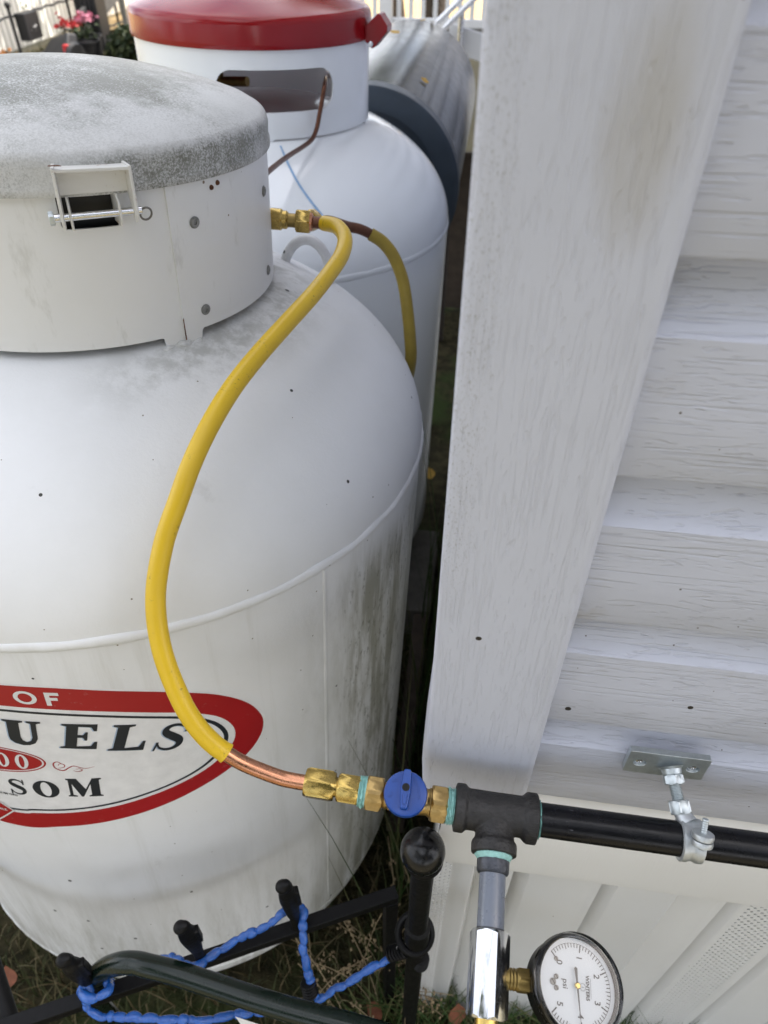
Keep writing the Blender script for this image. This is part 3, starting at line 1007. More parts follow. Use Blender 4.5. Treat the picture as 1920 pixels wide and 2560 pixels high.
sticker('black_line', [scl(inner, .968, .945), scl(inner, .948, .912)], 'decal_black', .00044, decal)
# serif glyphs, unit box
GL = {}
GL['E'] = [[(0, 0), (1, 0), (1, .30), (.92, .30), (.84, .13), (.45, .10), (.45, .46), (.60, .46), (.66, .35), (.72, .35), (.72, .69), (.66, .69), (.60, .57), (.45, .57), (.45, .90), (.80, .88), (.88, .73), (.96, .73), (.96, 1), (0, 1), (0, .94), (.13, .90), (.13, .10), (0, .06)]]
GL['F'] = [[(0, 0), (.58, 0), (.58, .06), (.45, .10), (.45, .44), (.60, .44), (.66, .33), (.72, .33), (.72, .67), (.66, .67), (.60, .55), (.45, .55), (.45, .90), (.80, .88), (.88, .73), (.96, .73), (.96, 1), (0, 1), (0, .94), (.13, .90), (.13, .10), (0, .06)]]
GL['L'] = [[(0, 0), (1, 0), (1, .36), (.93, .36), (.84, .14), (.45, .10), (.45, .90), (.60, .94), (.60, 1), (0, 1), (0, .94), (.13, .9), (.13, .1), (0, .06)]]
GL['U'] = [[(0, 1), (.54, 1), (.54, .94), (.43, .90), (.43, .32), (.47, .18), (.58, .12), (.69, .18), (.74, .32), (.74, .90), (.63, .94), (.63, 1), (1, 1), (1, .94), (.88, .90), (.88, .28), (.80, .09), (.64, -.01), (.46, -.03), (.26, .03), (.14, .15), (.11, .30), (.11, .90), (0, .94)]]
GL['M'] = [[(0, 1), (.30, 1), (.53, .42), (.74, 1), (1, 1), (1, .94), (.93, .9), (.93, .1), (1, .06), (1, 0), (.60, 0), (.60, .06), (.68, .1), (.68, .70), (.44, 0), (.38, 0), (.15, .72), (.15, .1), (.26, .06), (.26, 0), (0, 0), (0, .06), (.06, .1), (.06, .9), (0, .94)]]
def ell(cx, cy, rx, ry, n=36): return [(cx + rx * cos(2 * pi * i / n), cy + ry * sin(2 * pi * i / n)) for i in range(n)]
GL['O'] = [ell(.5, .49, .5, .52), ell(.5, .49, .20, .43)]
GL['0'] = [ell(.5, .5, .5, .52), ell(.5, .5, .20, .42)]
GL['8'] = [ell(.5, .5, .5, .52), ell(.5, .76, .2, .17), ell(.5, .25, .24, .18)]
GL['P'] = [[(0, 0), (.6, 0), (.6, .06), (.45, .1), (.45, .42), (.75, .43), (.94, .55), (1, .72), (.94, .88), (.75, 1), (0, 1), (0, .94), (.13, .9), (.13, .1), (0, .06)], [(.45, .51), (.60, .53), (.67, .72), (.60, .9), (.45, .92)]]
def stroke(c, w):
    c = [Vector(p) for p in spline([(x, y, 0) for x, y in c], 5)]
    W = [p.x for p in spline([(x, 0, 0) for x in w], 5)]
    L_, R_ = [], []
    for i, p in enumerate(c):
        t = (c[min(i + 1, len(c) - 1)] - c[max(i - 1, 0)]).normalized()
        nn = Vector((-t.y, t.x, 0)) * W[i] / 2
        L_.append(((p + nn).x, (p + nn).y)); R_.append(((p - nn).x, (p - nn).y))
    return L_ + R_[::-1]
GL['S'] = [stroke([(.86, .74), (.76, .88), (.54, .955), (.33, .92), (.215, .80), (.27, .665), (.5, .535), (.74, .40), (.79, .24), (.66, .09), (.44, .045), (.22, .12), (.11, .28)], [.05, .07, .09, .12, .19, .23, .25, .24, .20, .12, .09, .07, .05])]
GL['s1'] = [[(.82, .68), (.90, .68), (.93, 1), (.87, 1)]]
GL['s2'] = [[(.04, 0), (.10, 0), (.15, .33), (.07, .33)]]
def glyph(ch, th, s, w, h, rot, shear, mat, off, parent, name='letter'):
    """ch centred at (th, s); w, h in metres on the surface"""
    D = radians(1) * R
    c, s_ = cos(radians(rot)), sin(radians(rot))
    for g_ in ([ch] + (['s1', 's2'] if ch == 'S' else [])):
        polys = []
        for poly in GL[g_]:
            q = []
            for x, y in poly:
                X, Y = (x - .5) * w + (y - .5) * h * shear, (y - .5) * h
                q.append((th + (X * c - Y * s_) / D, s + X * s_ + Y * c))
            polys.append(q)
        sticker(name, polys, mat, off + (.00012 if g_ != ch else 0), parent, step=None)
for ch, th, s, w, h, rot in (('F', .0, .8615, .034, .040, -1), ('U', 6.3, .8595, .036, .040, -4), ('E', 14.1, .852, .034, .041, -9), ('L', 20.8, .841, .034, .0425, -13), ('S', 26.8, .8275, .032, .043, -17)):
    glyph(ch, th - .22, s - .0004, w, h, rot, .10, 'decal_blue', .00044, decal, 'letter_shadow')
    glyph(ch, th, s, w, h, rot, .10, 'decal_black', .00066, decal)
for ch, th, s, w, h, rot in (('E', -8.2, .750, .024, .027, 3), ('P', -3.6, .753, .021, .027, 3), ('S', 1.1, .756, .021, .031, 2), ('O', 5.75, .757, .028, .032, 1), ('M', 11.9, .7605, .036, .035, -2)):
    glyph(ch, th, s, w, h, rot, .08, 'decal_black', .00044, decal)
# sans letters OF, white on the border
for ch, th, s, w, h in (('O', 8.9, .9155, .0205, .0195), ('F', 12.5, .9125, .0125, .0195)):
    if ch == 'O': polys = [ell(.5, .5, .5, .5), ell(.5, .5, .30, .33)]
    else: polys = [[(0, 0), (.34, 0), (.34, .40), (.86, .40), (.86, .62), (.34, .62), (.34, .78), (1, .78), (1, 1), (0, 1)]]
    D = radians(1) * R
    sticker('letter', [[(th + ((x - .5) * w + (y - .5) * .001) / D, s + (y - .5) * h - (x - .5) * w * .12) for x, y in p] for p in polys], 'decal_letter_white', .00066, decal, step=None)
# small red oval with digits
el = ell(-1.0, .8085, 8.7, .0235, 60)
sticker('small_red_oval', [el, [( -1 + (x + 1) * .965, .8085 + (y - .8085) * .93) for x, y in el]], 'decal_red', .00044, decal)
sticker('small_red_oval', [[(-1 + (x + 1) * .93, .8085 + (y - .8085) * .86) for x, y in el]], 'decal_red', .00044, decal)
for ch, th in (('8', -2.15), ('0', 1.0), ('0', 4.0)):
    glyph(ch, th, .8078, .0135, .0255, -2, .12, 'decal_letter_white', .00066, decal, 'digit')
# scroll ornament
def scroll(c, w): 
    D = radians(1) * R
    sticker('scroll', [[(x, y) for x, y in stroke([(a * D, b) for a, b in c], w)]] and [[(x / D, y) for x, y in stroke([(a * D, b) for a, b in c], w)]], 'decal_red', .00044, decal, step=None)
scroll([(10.0, .806), (9.4, .810), (8.7, .806), (8.8, .798), (9.8, .794), (10.8, .799), (11.6, .802), (12.4, .799), (13.3, .7965), (14.6, .799)], [.0005, .0011, .0014, .0014, .0016, .0013, .0011, .0009, .0007, .0003])
scroll([(9.3, .803), (9.7, .8065), (10.3, .8045), (10.1, .8000), (9.2, .7985)], [.0004, .0008, .0010, .0008, .0004])
scroll([(11.3, .7935), (11.9, .7915), (12.6, .7935), (12.4, .7965), (11.7, .796)], [.0004, .0009, .0010, .0008, .0004])
# hazard diamond lapping over the border
dm = [(-6.2, .735), (-1.7, .702), (-6.2, .669), (-10.7, .702)]
sticker('hazard_diamond', [dm], 'decal_letter_white', .00088, decal, step=None)
sticker('hazard_diamond', [[(-6.2 + (x + 6.2) * .90, .702 + (y - .702) * .90) for x, y in dm]], 'decal_red', .0011, decal, step=None)
D_ = radians(1) * R
for txt, th, s, sz in (('FLAMMABLE', -5.6, .7015, .0062), ('GAS', -5.6, .6950, .0058)):
    vs, fs = text_mesh(txt, sz, bold=.0001)
    MB().add([pol(th + v.x / D_, R + .00135, s + v.y) for v in vs], fs).build('hazard_lettering', M['decal_letter_white'], decal, local=True, smooth=False)
vs, fs = text_mesh('PETROLEUM GAS', .0052, bold=.0001)
MB().add([pol(-2.6 + v.x / D_, R + .0009, .7385 + v.y) for v in vs], fs).build('small_lettering', M['decal_black'], decal, local=True, smooth=False)

# ---------------- far tank
T2M = tank_frame((-.478, 1.46, 0), .02, .03)
t2 = thing('propane_tank', 'clean glossy white propane tank with red lid, standing behind the weathered one', 'gas tank', mat=T2M)
MB().lathe(shell_prof(.20, .958, .19, .222), 192).build('shell', M['new_tank'], t2, local=True, sharp=180)
bead(.958, R, .012, .0022, seed=9, wob=.0003).build('weld_seam', M['new_tank'], t2, local=True)
MB().lathe([(.262, -.03), (.262, .07), (.252, .075), (.252, -.03)], 64, cap=False).build('foot_ring', M['new_tank'], t2, local=True)
C2 = .211
def wnd(c): return rrect(c - 28.3, c + 28.3, 1.1875, 1.2495, 7.5, .0275, 7)
o3 = [(-180, 1.142), (20, 1.142), (23, 1.1465), (83, 1.1465), (85, 1.142), (180.2, 1.142), (180.2, 1.30), (-180, 1.30)]
vs, fs = bent([o3, wnd(25.8), wnd(-120), wnd(128)], C2, step=(2.5, .03))
MB().add(vs, fs).build('collar', M['new_tank'], t2, local=True, solid=.003, sharp=180)
lr2 = .2160
pr = [(lr2 - .004, 1.2800), (lr2 - .001, 1.2772), (lr2, 1.2785), (lr2 - .0005, 1.285), (lr2 - .001, 1.310)]
for i in range(6):
    a = radians(6 + 66 * i / 5); pr.append((lr2 - .0145 + .0135 * cos(a), 1.309 + .014 * sin(a)))
tp = 1.362; hh = tp - 1.3225; a_ = .205; Rs = (a_ * a_ + hh * hh) / (2 * hh)
pr += [(r, tp - Rs + sqrt(Rs * Rs - r * r)) for r in [.195, .175, .15, .12, .09, .06, .03]] + [(0, tp)]
lid2 = MB().lathe(pr, 160).build('lid', M['red'], t2, local=True, sharp=70)
# hinge tab at the right, small hook at the left
def tab_at(th, w, mat, name):
    mb = MB()
    e = Vector((sin(radians(th)), -cos(radians(th)), 0)); tt = Vector((cos(radians(th)), sin(radians(th)), 0)); up = Vector((0, 0, 1))
    b = e * (lr2 - .001)
    prof = [(0, 1.276), (.012, 1.266), (.016, 1.2665), (.040, 1.292), (.040, 1.300), (.027, 1.316), (.022, 1.317), (0, 1.297)]
    v1 = [b + e * a + up * z - tt * w / 2 for a, z in prof]; v2 = [v + tt * w for v in v1]
    k = len(prof)
    mb.add(v1 + v2, [tuple(range(k)), tuple(reversed(range(k, 2 * k)))] + [(i, (i + 1) % k, k + (i + 1) % k, k + i) for i in range(k)])
    o = mb.build(name, mat, lid2, local=True, smooth=False, bevel=.0012)
    mb = MB(); p = b + e * .011 + up * 1.2725 - tt * (w / 2)
    mb.lathe([(.0045, 0), (.0045, .003), (.003, .0045), (0, .005)], 16, align(p, p - tt), cap=False)
    mb.build('hinge_bolt', M['chrome'], o, local=True)
tab_at(84, .034, M['red'], 'hinge_tab')
mb = MB()
e = Vector((sin(radians(-108)), -cos(radians(-108)), 0))
mb.tube(spline([e * (lr2 - .002) + Vector((0, 0, 1.300)), e * (lr2 + .010) + Vector((0, 0, 1.296)), e * (lr2 + .020) + Vector((0, 0, 1.283)), e * (lr2 + .032) + Vector((0, 0, 1.286))], 4), .0035, 8)
mb.build('lid_hook', M['red'], lid2, local=True)
# valve and regulator inside the hood
vt = thing('tank_valve', 'dark brass valve standing inside the red-lidded hood', 'valve', tuple(T2M @ Vector((-.055, -.06, 1.176))))
b0 = vt.location
MB().lathe([(.016, 0), (.016, .02), (.011, .024), (.011, .045), (.014, .05), (.014, .064), (.006, .068), (0, .068)], 20, Matrix.Translation(b0)).build('valve_body', M['brass_dark'], vt)
hexnut(MB(), b0 + Vector((0, 0, .022)), b0 + Vector((0, 0, .036)), .026).build('valve_nut', M['brass_dark'], vt)
MB().cyl(b0 + Vector((0, 0, .03)), b0 + Vector((.06, -.015, .034)), .008).build('valve_outlet', M['brass_dark'], vt)
# chalk line on the far tank
mb = MB()
M2i = T2M.inverted()
def on_head2(th, r): return pol(th, r, .958 + .222 * sqrt(max(0, 1 - (r / R) ** 2)) + .0012)
L1 = [(p.x, p.y) for p in spline([(24.5, .222, 0), (25.5, .26, 0), (27.5, .30, 0), (31, .335, 0), (34.5, .355, 0), (36.8, .368, 0)], 8)]
vs, fs = [], []
for i, (th, r) in enumerate(L1):
    w = .40 + .08 * noise.noise(Vector((i * .7, 0, 0)))
    vs += [on_head2(th - w, r), on_head2(th + w, r)]
fs = [(2 * i, 2 * i + 1, 2 * i + 3, 2 * i + 2) for i in range(len(L1) - 1)]
MB().add(vs, fs).build('chalk_mark', M['chalk'], t2, local=True)
# ================================================================== GALVANIZED DRUM
dc = Vector((-.311, 1.905, .8806)); dr = .2338
drum = thing('galvanized_drum', 'horizontal galvanized metal drum with slate-blue end band behind the tanks', 'drum', (dc.x, 2.4, 0))
Mx = Matrix(((1, 0, 0, dc.x), (0, 0, 1, dc.y), (0, 1, 0, dc.z), (0, 0, 0, 1)))
MB().lathe([(dr - .004, .046), (dr - .003, .05), (dr - .003, 1.02), (dr - .006, 1.04), (dr - .05, 1.055), (0, 1.06)], 128, Mx, cap=False).build('barrel', M['galv'], drum)
MB().lathe([(dr - .055, .004), (dr - .012, -.002), (dr, .004), (dr, .052), (dr - .004, .058), (dr - .006, .05)], 128, Mx, cap=False).build('end_band', M['slate'], drum)
MB().lathe([(0, .035), (dr - .06, .03), (dr - .055, .004)], 96, Mx, cap=False).build('end_plate', M['slate'], drum)
for y in (2.12, 2.75):
    for sx in (-.16, .16):
        MB().box((dc.x + sx, y, .355), (.03, .03, .71)).build('leg', M['dark_iron'], drum, smooth=False)
    MB().box((dc.x, y, .655), (.36, .032, .03)).build('cross_bar', M['dark_iron'], drum, smooth=False)

# ================================================================== FITTINGS ON THE NEAR TANK
FIT = [Vector(p) for p in [(-.2425, .788, 1.2061), (-.2299, .7892, 1.2055), (-.2199, .7894, 1.2041), (-.2118, .7899, 1.2035), (-.2006, .7909, 1.2028), (-.1893, .7919, 1.2021), (-.1795, .7933, 1.2021)]]
ft = thing('brass_tee_fitting', 'tarnished brass tee fitting coming out of the weathered tank hood', 'pipe fitting', tuple(FIT[0]))
ax = (FIT[-1] - FIT[0]).normalized()
f0 = FIT[0]
def fp(d): return f0 + ax * d
MB().lathe([(.0085, -.05), (.0085, -.004), (.0105, -.002), (.0115, .004), (.0115, .014), (.0098, .016), (.0098, .020), (.008, .022)], 28, align(f0, fp(1))).build('outlet_sleeve', M['brass'], ft)
MB().cyl(fp(.02), fp(.036), .0075).build('neck', M['brass_dark'], ft)
side = Vector((.25, .9, -.28)).normalized()
hexnut(MB(), fp(.031), fp(.047), .0235, rot=.2).build('tee_nut', M['brass'], ft)
MB().cyl(fp(.036), fp(.036) + side * .030, .0095).build('branch', M['brass_dark'], ft)
hexnut(MB(), fp(.036) + side * .018, fp(.036) + side * .034, .021).build('branch_nut', M['brass'], ft)
MB().lathe([(.0098, .0455), (.0098, .048), (.0090, .0495), (.0066, .0505)], 28, align(f0, fp(1))).build('flare_collar', M['copper'], ft)

HOSE = [(-.1804, .7931, 1.2021), (-.1622, .7777, 1.2048), (-.1488, .7507, 1.2031), (-.1466, .7191, 1.1981), (-.152, .6808, 1.1944), (-.1612, .635, 1.1905), (-.1727, .5834, 1.1882), (-.1851, .5307, 1.1847), (-.1963, .4882, 1.1774), (-.2062, .4515, 1.1642), (-.2153, .4222, 1.1456), (-.2225, .3993, 1.1248), (-.2307, .3796, 1.1017), (-.2347, .3626, 1.0807), (-.2361, .3493, 1.062), (-.2339, .3363, 1.0431), (-.2281, .3229, 1.0246), (-.2193, .3105, 1.0054), (-.2074, .2977, .9867), (-.1954, .2894, .9713), (-.1833, .2847, .9583), (-.1726, .282, .9508)]
COPPER = [(-.1833, .2847, .9583), (-.1726, .282, .9508), (-.1616, .28, .944), (-.148, .2783, .9386), (-.1273, .2762, .9331), (-.1135, .2756, .9318), (-.100, .2755, .9316)]
h1 = thing('gas_line', 'long yellow coated copper tube looping from tank hood down to blue-handled valve', 'gas line', HOSE[0])
pth = spline(HOSE, 10)
def hr(i): 
    n_ = len(pth)
    return .0082 * (1 + .012 * noise.noise(Vector((i * .11, 0, 0)))) * (1.05 if i > n_ - 4 else 1)
MB().tube(pth, hr, 28).build('yellow_sleeve', M['yellow'], h1)
MB().tube(spline(COPPER, 8), .0064, 28).build('copper_end', M['copper'], h1)
MB().tube(spline([fp(.042), fp(.052), FIT[-1], HOSE[0], HOSE[1]], 6), .0064, 24).build('copper_stub', M['copper_dark'], h1)
# two lines printed along the tube
H2C = [(-.190, .826, 1.188), (-.1894, .8552, 1.1819), (-.1716, .8838, 1.1657), (-.1571, .8936, 1.1593), (-.1451, .9013, 1.1509)]
H2 = [(-.1571, .8936, 1.1593), (-.1451, .9013, 1.1509), (-.1301, .9018, 1.1418), (-.1166, .8982, 1.1283), (-.1067, .8918, 1.1125), (-.0991, .8836, 1.0949), (-.0919, .8679, 1.0693), (-.0857, .8529, 1.0372), (-.0830, .8450, 1.0064), (-.0900, .8620, .960), (-.1130, .9050, .86), (-.135, .955, .60), (-.145, 1.00, .0)]
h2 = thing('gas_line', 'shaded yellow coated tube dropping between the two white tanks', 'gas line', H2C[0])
MB().tube(spline(H2[1:], 8), .0080, 24).build('yellow_sleeve', M['yellow_shaded'], h2)
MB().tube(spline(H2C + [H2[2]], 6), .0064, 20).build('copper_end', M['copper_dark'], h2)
PIG = [(-0.3878, 1.809, 1.1508), (-0.3395, 1.5786, 1.1898), (-0.2997, 1.3892, 1.2228), (-0.2917, 1.3438, 1.2241), (-0.2949, 1.338, 1.2079), (-0.3009, 1.3321, 1.1817), (-0.3048, 1.3254, 1.1645), (-0.3091, 1.3028, 1.1525), (-0.3156, 1.2601, 1.1516), (-0.3186, 1.1852, 1.1597), (-0.3156, 1.113, 1.1698), (-0.3057, 1.0069, 1.1865), (-0.303, 0.9455, 1.1936), (-0.34, 0.88, 1.2)]
pg = thing('copper_pigtail', 'thin brown copper pigtail tube linking the two tank hoods', 'tube', PIG[0])
MB().tube(spline(PIG, 8), .0038, 14).build('tube', M['copper_dark'], pg)

# ================================================================== VALVE, PIPE, TEE, GAUGE
YP, ZP = .2755, .9235
def xp(x, dz=0): return Vector((x, YP, ZP + .0095 * max(0, (.05 - x) / .155) + dz))
va = thing('gas_shutoff_valve', 'brass gas valve with round blue plastic handle beside black iron tee', 'valve', tuple(xp(-.02)))
n1_ = hexnut(MB(), xp(-.1055), xp(-.0805), .0225, rot=.32, ch=.16).build('flare_nut', M['brass'], va)
MB().lathe([(.0085, 0), (.0075, .004), (.0075, .008)], 24, align(xp(-.0815), xp(-.05))).build('flare_neck', M['brass'], va)
hexnut(MB(), xp(-.0780), xp(-.0590), .0222, rot=.42).build('adapter_nut', M['brass'], va)
def sealant(x0, x1, r, name, parent, seed):
    mb = MB()
    pr = []
    k = 14
    for i in range(k + 1):
        z = (x1 - x0) * i / k
        pr.append((r * (1 + .06 * sin(i * 2.6)), z))
    mb.lathe([(r * .7, 0)] + pr + [(r * .7, x1 - x0)], 48, align(xp(x0), xp(x1)), rfun=lambda a, z: 1 + .16 * noise.noise(Vector((cos(a) * 4 + seed, sin(a) * 4, z * 420))))
    return mb.build(name, M['sealant'], parent)
sealant(-.0600, -.0535, .0120, 'thread_sealant', va, 2)
hexnut(MB(), xp(-.0540), xp(-.0400), .0262, rot=.50).build('inlet_hex', M['brass_cast'], va)
hexnut(MB(), xp(.0000), xp(.0135), .0275, rot=.50).build('outlet_hex', M['brass_cast'], va)
mb = MB()
mb.lathe([(.0095, 0), (.0110, .004), (.0095, .008), (.0115, .015), (.0128, .021), (.0128, .026), (.0110, .033), (.0102, .038), (.0122, .041)], 32, align(xp(-.041), xp(.0)))
nrm = Vector((0, -.30, .954)).normalized()
vc = xp(-.0205)
mb.cyl(vc, vc + nrm * .020, .0095, 28)
voxel(mb.build('valve_body', M['brass_cast'], va), .0007, 4)
mb = MB(); mb.cyl(vc - Vector((.0145, .006, .005)), vc - Vector((.0040, .006, .005)) , .0032, 14)
mb.build('stop_lug', M['brass_cast'], va)
hM = align(vc + nrm * .0175, vc + nrm, (1, 0, 0))
hd = MB().lathe([(.0150, 0), (.0168, .0010), (.0175, .003), (.0175, .0075), (.0168, .0092), (.0150, .0098), (0, .0098)], 56, hM).build('handle', M['blue_plastic'], va)
# lever bar: local x = pipe direction, y = across
mb = MB()
bar = [(-.0032, -.0115), (-.0022, -.0128), (.0022, -.0128), (.0032, -.0115), (.0044, .0), (.0034, .0165), (.0024, .0178), (-.0024, .0178), (-.0034, .0165), (-.0044, .0)]
b1 = [hM @ Vector((x, y, .009)) for x, y in bar]; b2 = [hM @ Vector((x * .86, y * .97, .0168)) for x, y in bar]
k = len(bar)
mb.add(b1 + b2, [tuple(range(k)), tuple(range(k, 2 * k))] + [(i, (i + 1) % k, k + (i + 1) % k, k + i) for i in range(k)])
lever = mb.build('lever', M['blue_plastic'], hd, smooth=False, bevel=.0009)
MB().lathe([(.0030, .0169), (.0030, .0171), (0, .0171)], 20, hM @ Matrix.Translation((0, .0035, 0)), cap=False).build('screw_hole', M['void'], lever)
MB().box((0, 0, 0), (.0028, .0062, .0010), None)
mb = MB()
rr_ = [(-.0014, -.009), (.0014, -.009), (.0019, -.0015), (-.0019, -.0015)]
mb.add([hM @ Vector((x, y, .0172)) for x, y in rr_] + [hM @ Vector((x * .8, y, .0176)) for x, y in rr_], [(0, 1, 2, 3), (4, 5, 6, 7), (0, 1, 5, 4), (1, 2, 6, 5), (2, 3, 7, 6), (3, 0, 4, 7)])
mb.build('lever_inset', M['blue_plastic'], lever, smooth=False)
for txt, ox, oy, rz, sz in (('125 PSI', .0105, .001, -1.35, .0029), ('CSA US', .0078, .009, -1.2, .0022), ('OFF', -.0100, .008, .35, .0028), ('ON', -.0115, -.003, 1.1, .003)):
    vs, fs = text_mesh(txt, sz, bold=.00006)
    Mr = hM @ Matrix.Translation((ox, oy, .0101)) @ Matrix.Rotation(rz, 4, 'Z')
    MB().add([Mr @ v for v in vs], fs).build('embossed_lettering', M['blue_plastic'], hd, smooth=False, solid=.00035)

gp = thing('gas_pipe', 'black painted gas pipe with black iron tee along the skirting', 'pipe', tuple(xp(.053)))
PX1 = 1.6
MB().cyl(xp(.08), Vector((PX1, YP, ZP)), .01335, 48).build('pipe', M['pipe'], gp)
MB().cyl(Vector((PX1 - .02, YP, ZP)), Vector((PX1, HW + .06, ZP)), .01335, 24).build('wall_entry', M['pipe'], gp)
sealant(.0130, .0215, .0135, 'thread_sealant', gp, 5)
sealant(.0855, .0895, .0142, 'thread_sealant', gp, 8)
bd = Vector((0, -cos(radians(11)), -sin(radians(11))))      # branch of the tee points out towards the viewer
tc = xp(.0535)
mb = MB()
mb.lathe([(.0150, 0), (.0190, .0008), (.0192, .008), (.0180, .0092), (.0162, .011), (.0160, .028), (.0162, .055), (.0180, .057), (.0195, .0585), (.0195, .0672), (.0150, .068)], 48, align(xp(.0195), xp(.09)))
mb.lathe([(.0150, 0), (.0155, .018), (.0160, .0205), (.0178, .0225), (.0182, .0245), (.0180, .0315), (.0125, .0320)], 48, align(tc, tc + bd))
tee = voxel(mb.build('tee', M['iron'], gp), .0008, 5)
mb = MB()
for i in range(60):      # machined ribs on the pipe-side band
    a = 2 * pi * i / 60
    c_ = Vector((.0825, YP + .0193 * cos(a), xp(.0825).z + .0193 * sin(a)))
    mb.box(c_, (.0070 + rnd.uniform(-.0015, .001), .0011, .0011), Matrix.Rotation(a, 3, 'X'))
mb.build('band_ribs', M['iron'], gp, smooth=False)
def bp(d): return tc + bd * d
mb = MB()
mb.lathe([(.0100, .028), (.0142, .0285), (.0150, .0325), (.0128, .0355), (.0108, .037)], 48, align(tc, tc + bd), rfun=lambda a, z: 1 + .08 * noise.noise(Vector((cos(a) * 4, sin(a) * 4, z * 300))))
mb.build('thread_sealant', M['sealant'], gp)

ga = thing('gauge_assembly', 'grey nipple and plated steel hex coupling hanging out of the iron tee', 'pipe fitting', tuple(bp(.03)))
MB().lathe([(.0104, .034), (.0128, .036), (.0125, .044), (.0116, .0455), (.0104, .046)], 40, align(tc, tc + bd), rfun=lambda a, z: 1 + .025 * noise.noise(Vector((cos(a) * 5, sin(a) * 5, z * 300)))).build('threaded_end', M['grey_thread'], ga)
MB().cyl(bp(.04), bp(.086), .0103, 40).build('grey_nipple', M['grey_paint'], ga)
MB().cyl(bp(.083), bp(.086), .0105, 40).build('nipple_end', M['grey_thread'], ga)
hexnut(MB(), bp(.0845), bp(.1395), .0262, up=(1, 0, 0), rot=radians(30 - 16), ch=.10).build('hex_coupling', M['chrome'], ga)
MB().cyl(bp(.138), bp(.1445), .0085, 28).build('lower_thread', M['brass'], ga)
hexnut(MB(), bp(.143), bp(.158), .0190, up=(1, 0, 0)).build('brass_plug', M['brass'], ga)

GC = Vector((.1172, .1643, .915))
gn_ = Vector((.2506, -.1422, .9576)).normalized()
gu = Vector((1, 0, 0)); gu = (gu - gn_ * gu.dot(gn_)).normalized()       # 12 o'clock of the dial
gr_ = gu.cross(gn_)                                                        # 3 o'clock
GM = Matrix(((gr_.x, gu.x, gn_.x, GC.x), (gr_.y, gu.y, gn_.y, GC.y), (gr_.z, gu.z, gn_.z, GC.z), (0, 0, 0, 1)))
pgx = thing('pressure_gauge', 'round black pressure gauge with white dial reading in psi', 'gauge', tuple(GC))
case = MB().lathe([(0, -.0315), (.025, -.0315), (.0290, -.0300), (.0308, -.026), (.0316, -.012), (.0322, -.010), (.0325, -.0075), (.0318, -.006), (.0300, -.006), (.0300, -.009), (0, -.009)], 72, GM, cap=False).build('case', M['gauge_black'], pgx)
MB().lathe([(0, -.0082), (.0298, -.0082)], 72, GM, cap=False).build('dial', M['dial'], pgx)
MB().lathe([(.0300, -.0088), (.0300, -.0005), (.0310, .0002), (.0325, -.0002), (.0333, -.0020), (.0334, -.0085), (.0320, -.0095)], 72, GM, cap=False).build('clear_rim', M['smoke'], pgx)
MB().lathe([(0, -.0008), (.0306, -.0008)], 72, GM, cap=False).build('lens', M['lens'], pgx)
def dial_pt(r, ang, z=-.0078): # ang: clockwise from 12 o'clock
    return GM @ Vector((r * sin(radians(ang)), r * cos(radians(ang)), z))
def val_ang(v): return -135 + 270 * v / 5
mb = MB()
for i in range(51):
    major = i % 10 == 0
    half = i % 5 == 0
    a = val_ang(i / 10); r0, r1 = (.0212 if major else (.0228 if half else .0236)), .0262
    w = .00042 if major else .00027
    p0, p1 = dial_pt(r0, a), dial_pt(r1, a)
    tn = (GM.to_3x3() @ Vector((cos(radians(a)), -sin(radians(a)), 0))) * w
    mb.add([p0 - tn, p0 + tn, p1 + tn, p1 - tn], [(0, 1, 2, 3)])
mb.build('scale_ticks', M['ink'], pgx, smooth=False)
arc = [[dial_pt(r, val_ang(i / 20)) for r in (.0262, .02645)] for i in range(101)]
MB().add([p for pr_ in arc for p in pr_], [(2 * i, 2 * i + 1, 2 * i + 3, 2 * i + 2) for i in range(100)]).build('scale_arc', M['ink'], pgx, smooth=False)
for v in range(6):
    vs, fs = text_mesh(str(v), .0062, bold=.00008)
    a = radians(val_ang(v)); r = .0178
    MB().add([GM @ (q + Vector((r * sin(a), r * cos(a), -.0078))) for q in vs], fs).build('numeral', M['ink'], pgx, smooth=False)
def dial_text(txt, x, y, sz, name, bold=.00004):
    vs, fs = text_mesh(txt, sz, bold=bold)
    MB().add([GM @ (q + Vector((x, y, -.0078))) for q in vs], fs).build(name, M['ink'], pgx, smooth=False)
dial_text('psi', 0, -.0082, .0056, 'dial_lettering')
dial_text('WINTERS', 0, .0088, .0036, 'dial_lettering', .0001)
dial_text('i', 0, .0052, .0026, 'dial_lettering')
MB().tube([GM @ Vector((.0022 * cos(a), .0052 + .0022 * sin(a), -.0078)) for a in [2 * pi * i / 24 for i in range(24)]], .00012, 4, closed=True).build('dial_emblem', M['ink'], pgx)
for y in (.0112, .0068): 
    MB().add([GM @ Vector((x, y + dy, -.0078)) for x, dy in ((-.0062, 0), (.0062, 0), (.0062, .00022), (-.0062, .00022))], [(0, 1, 2, 3)]).build('dial_rule', M['ink'], pgx, smooth=False) if y > .01 else None
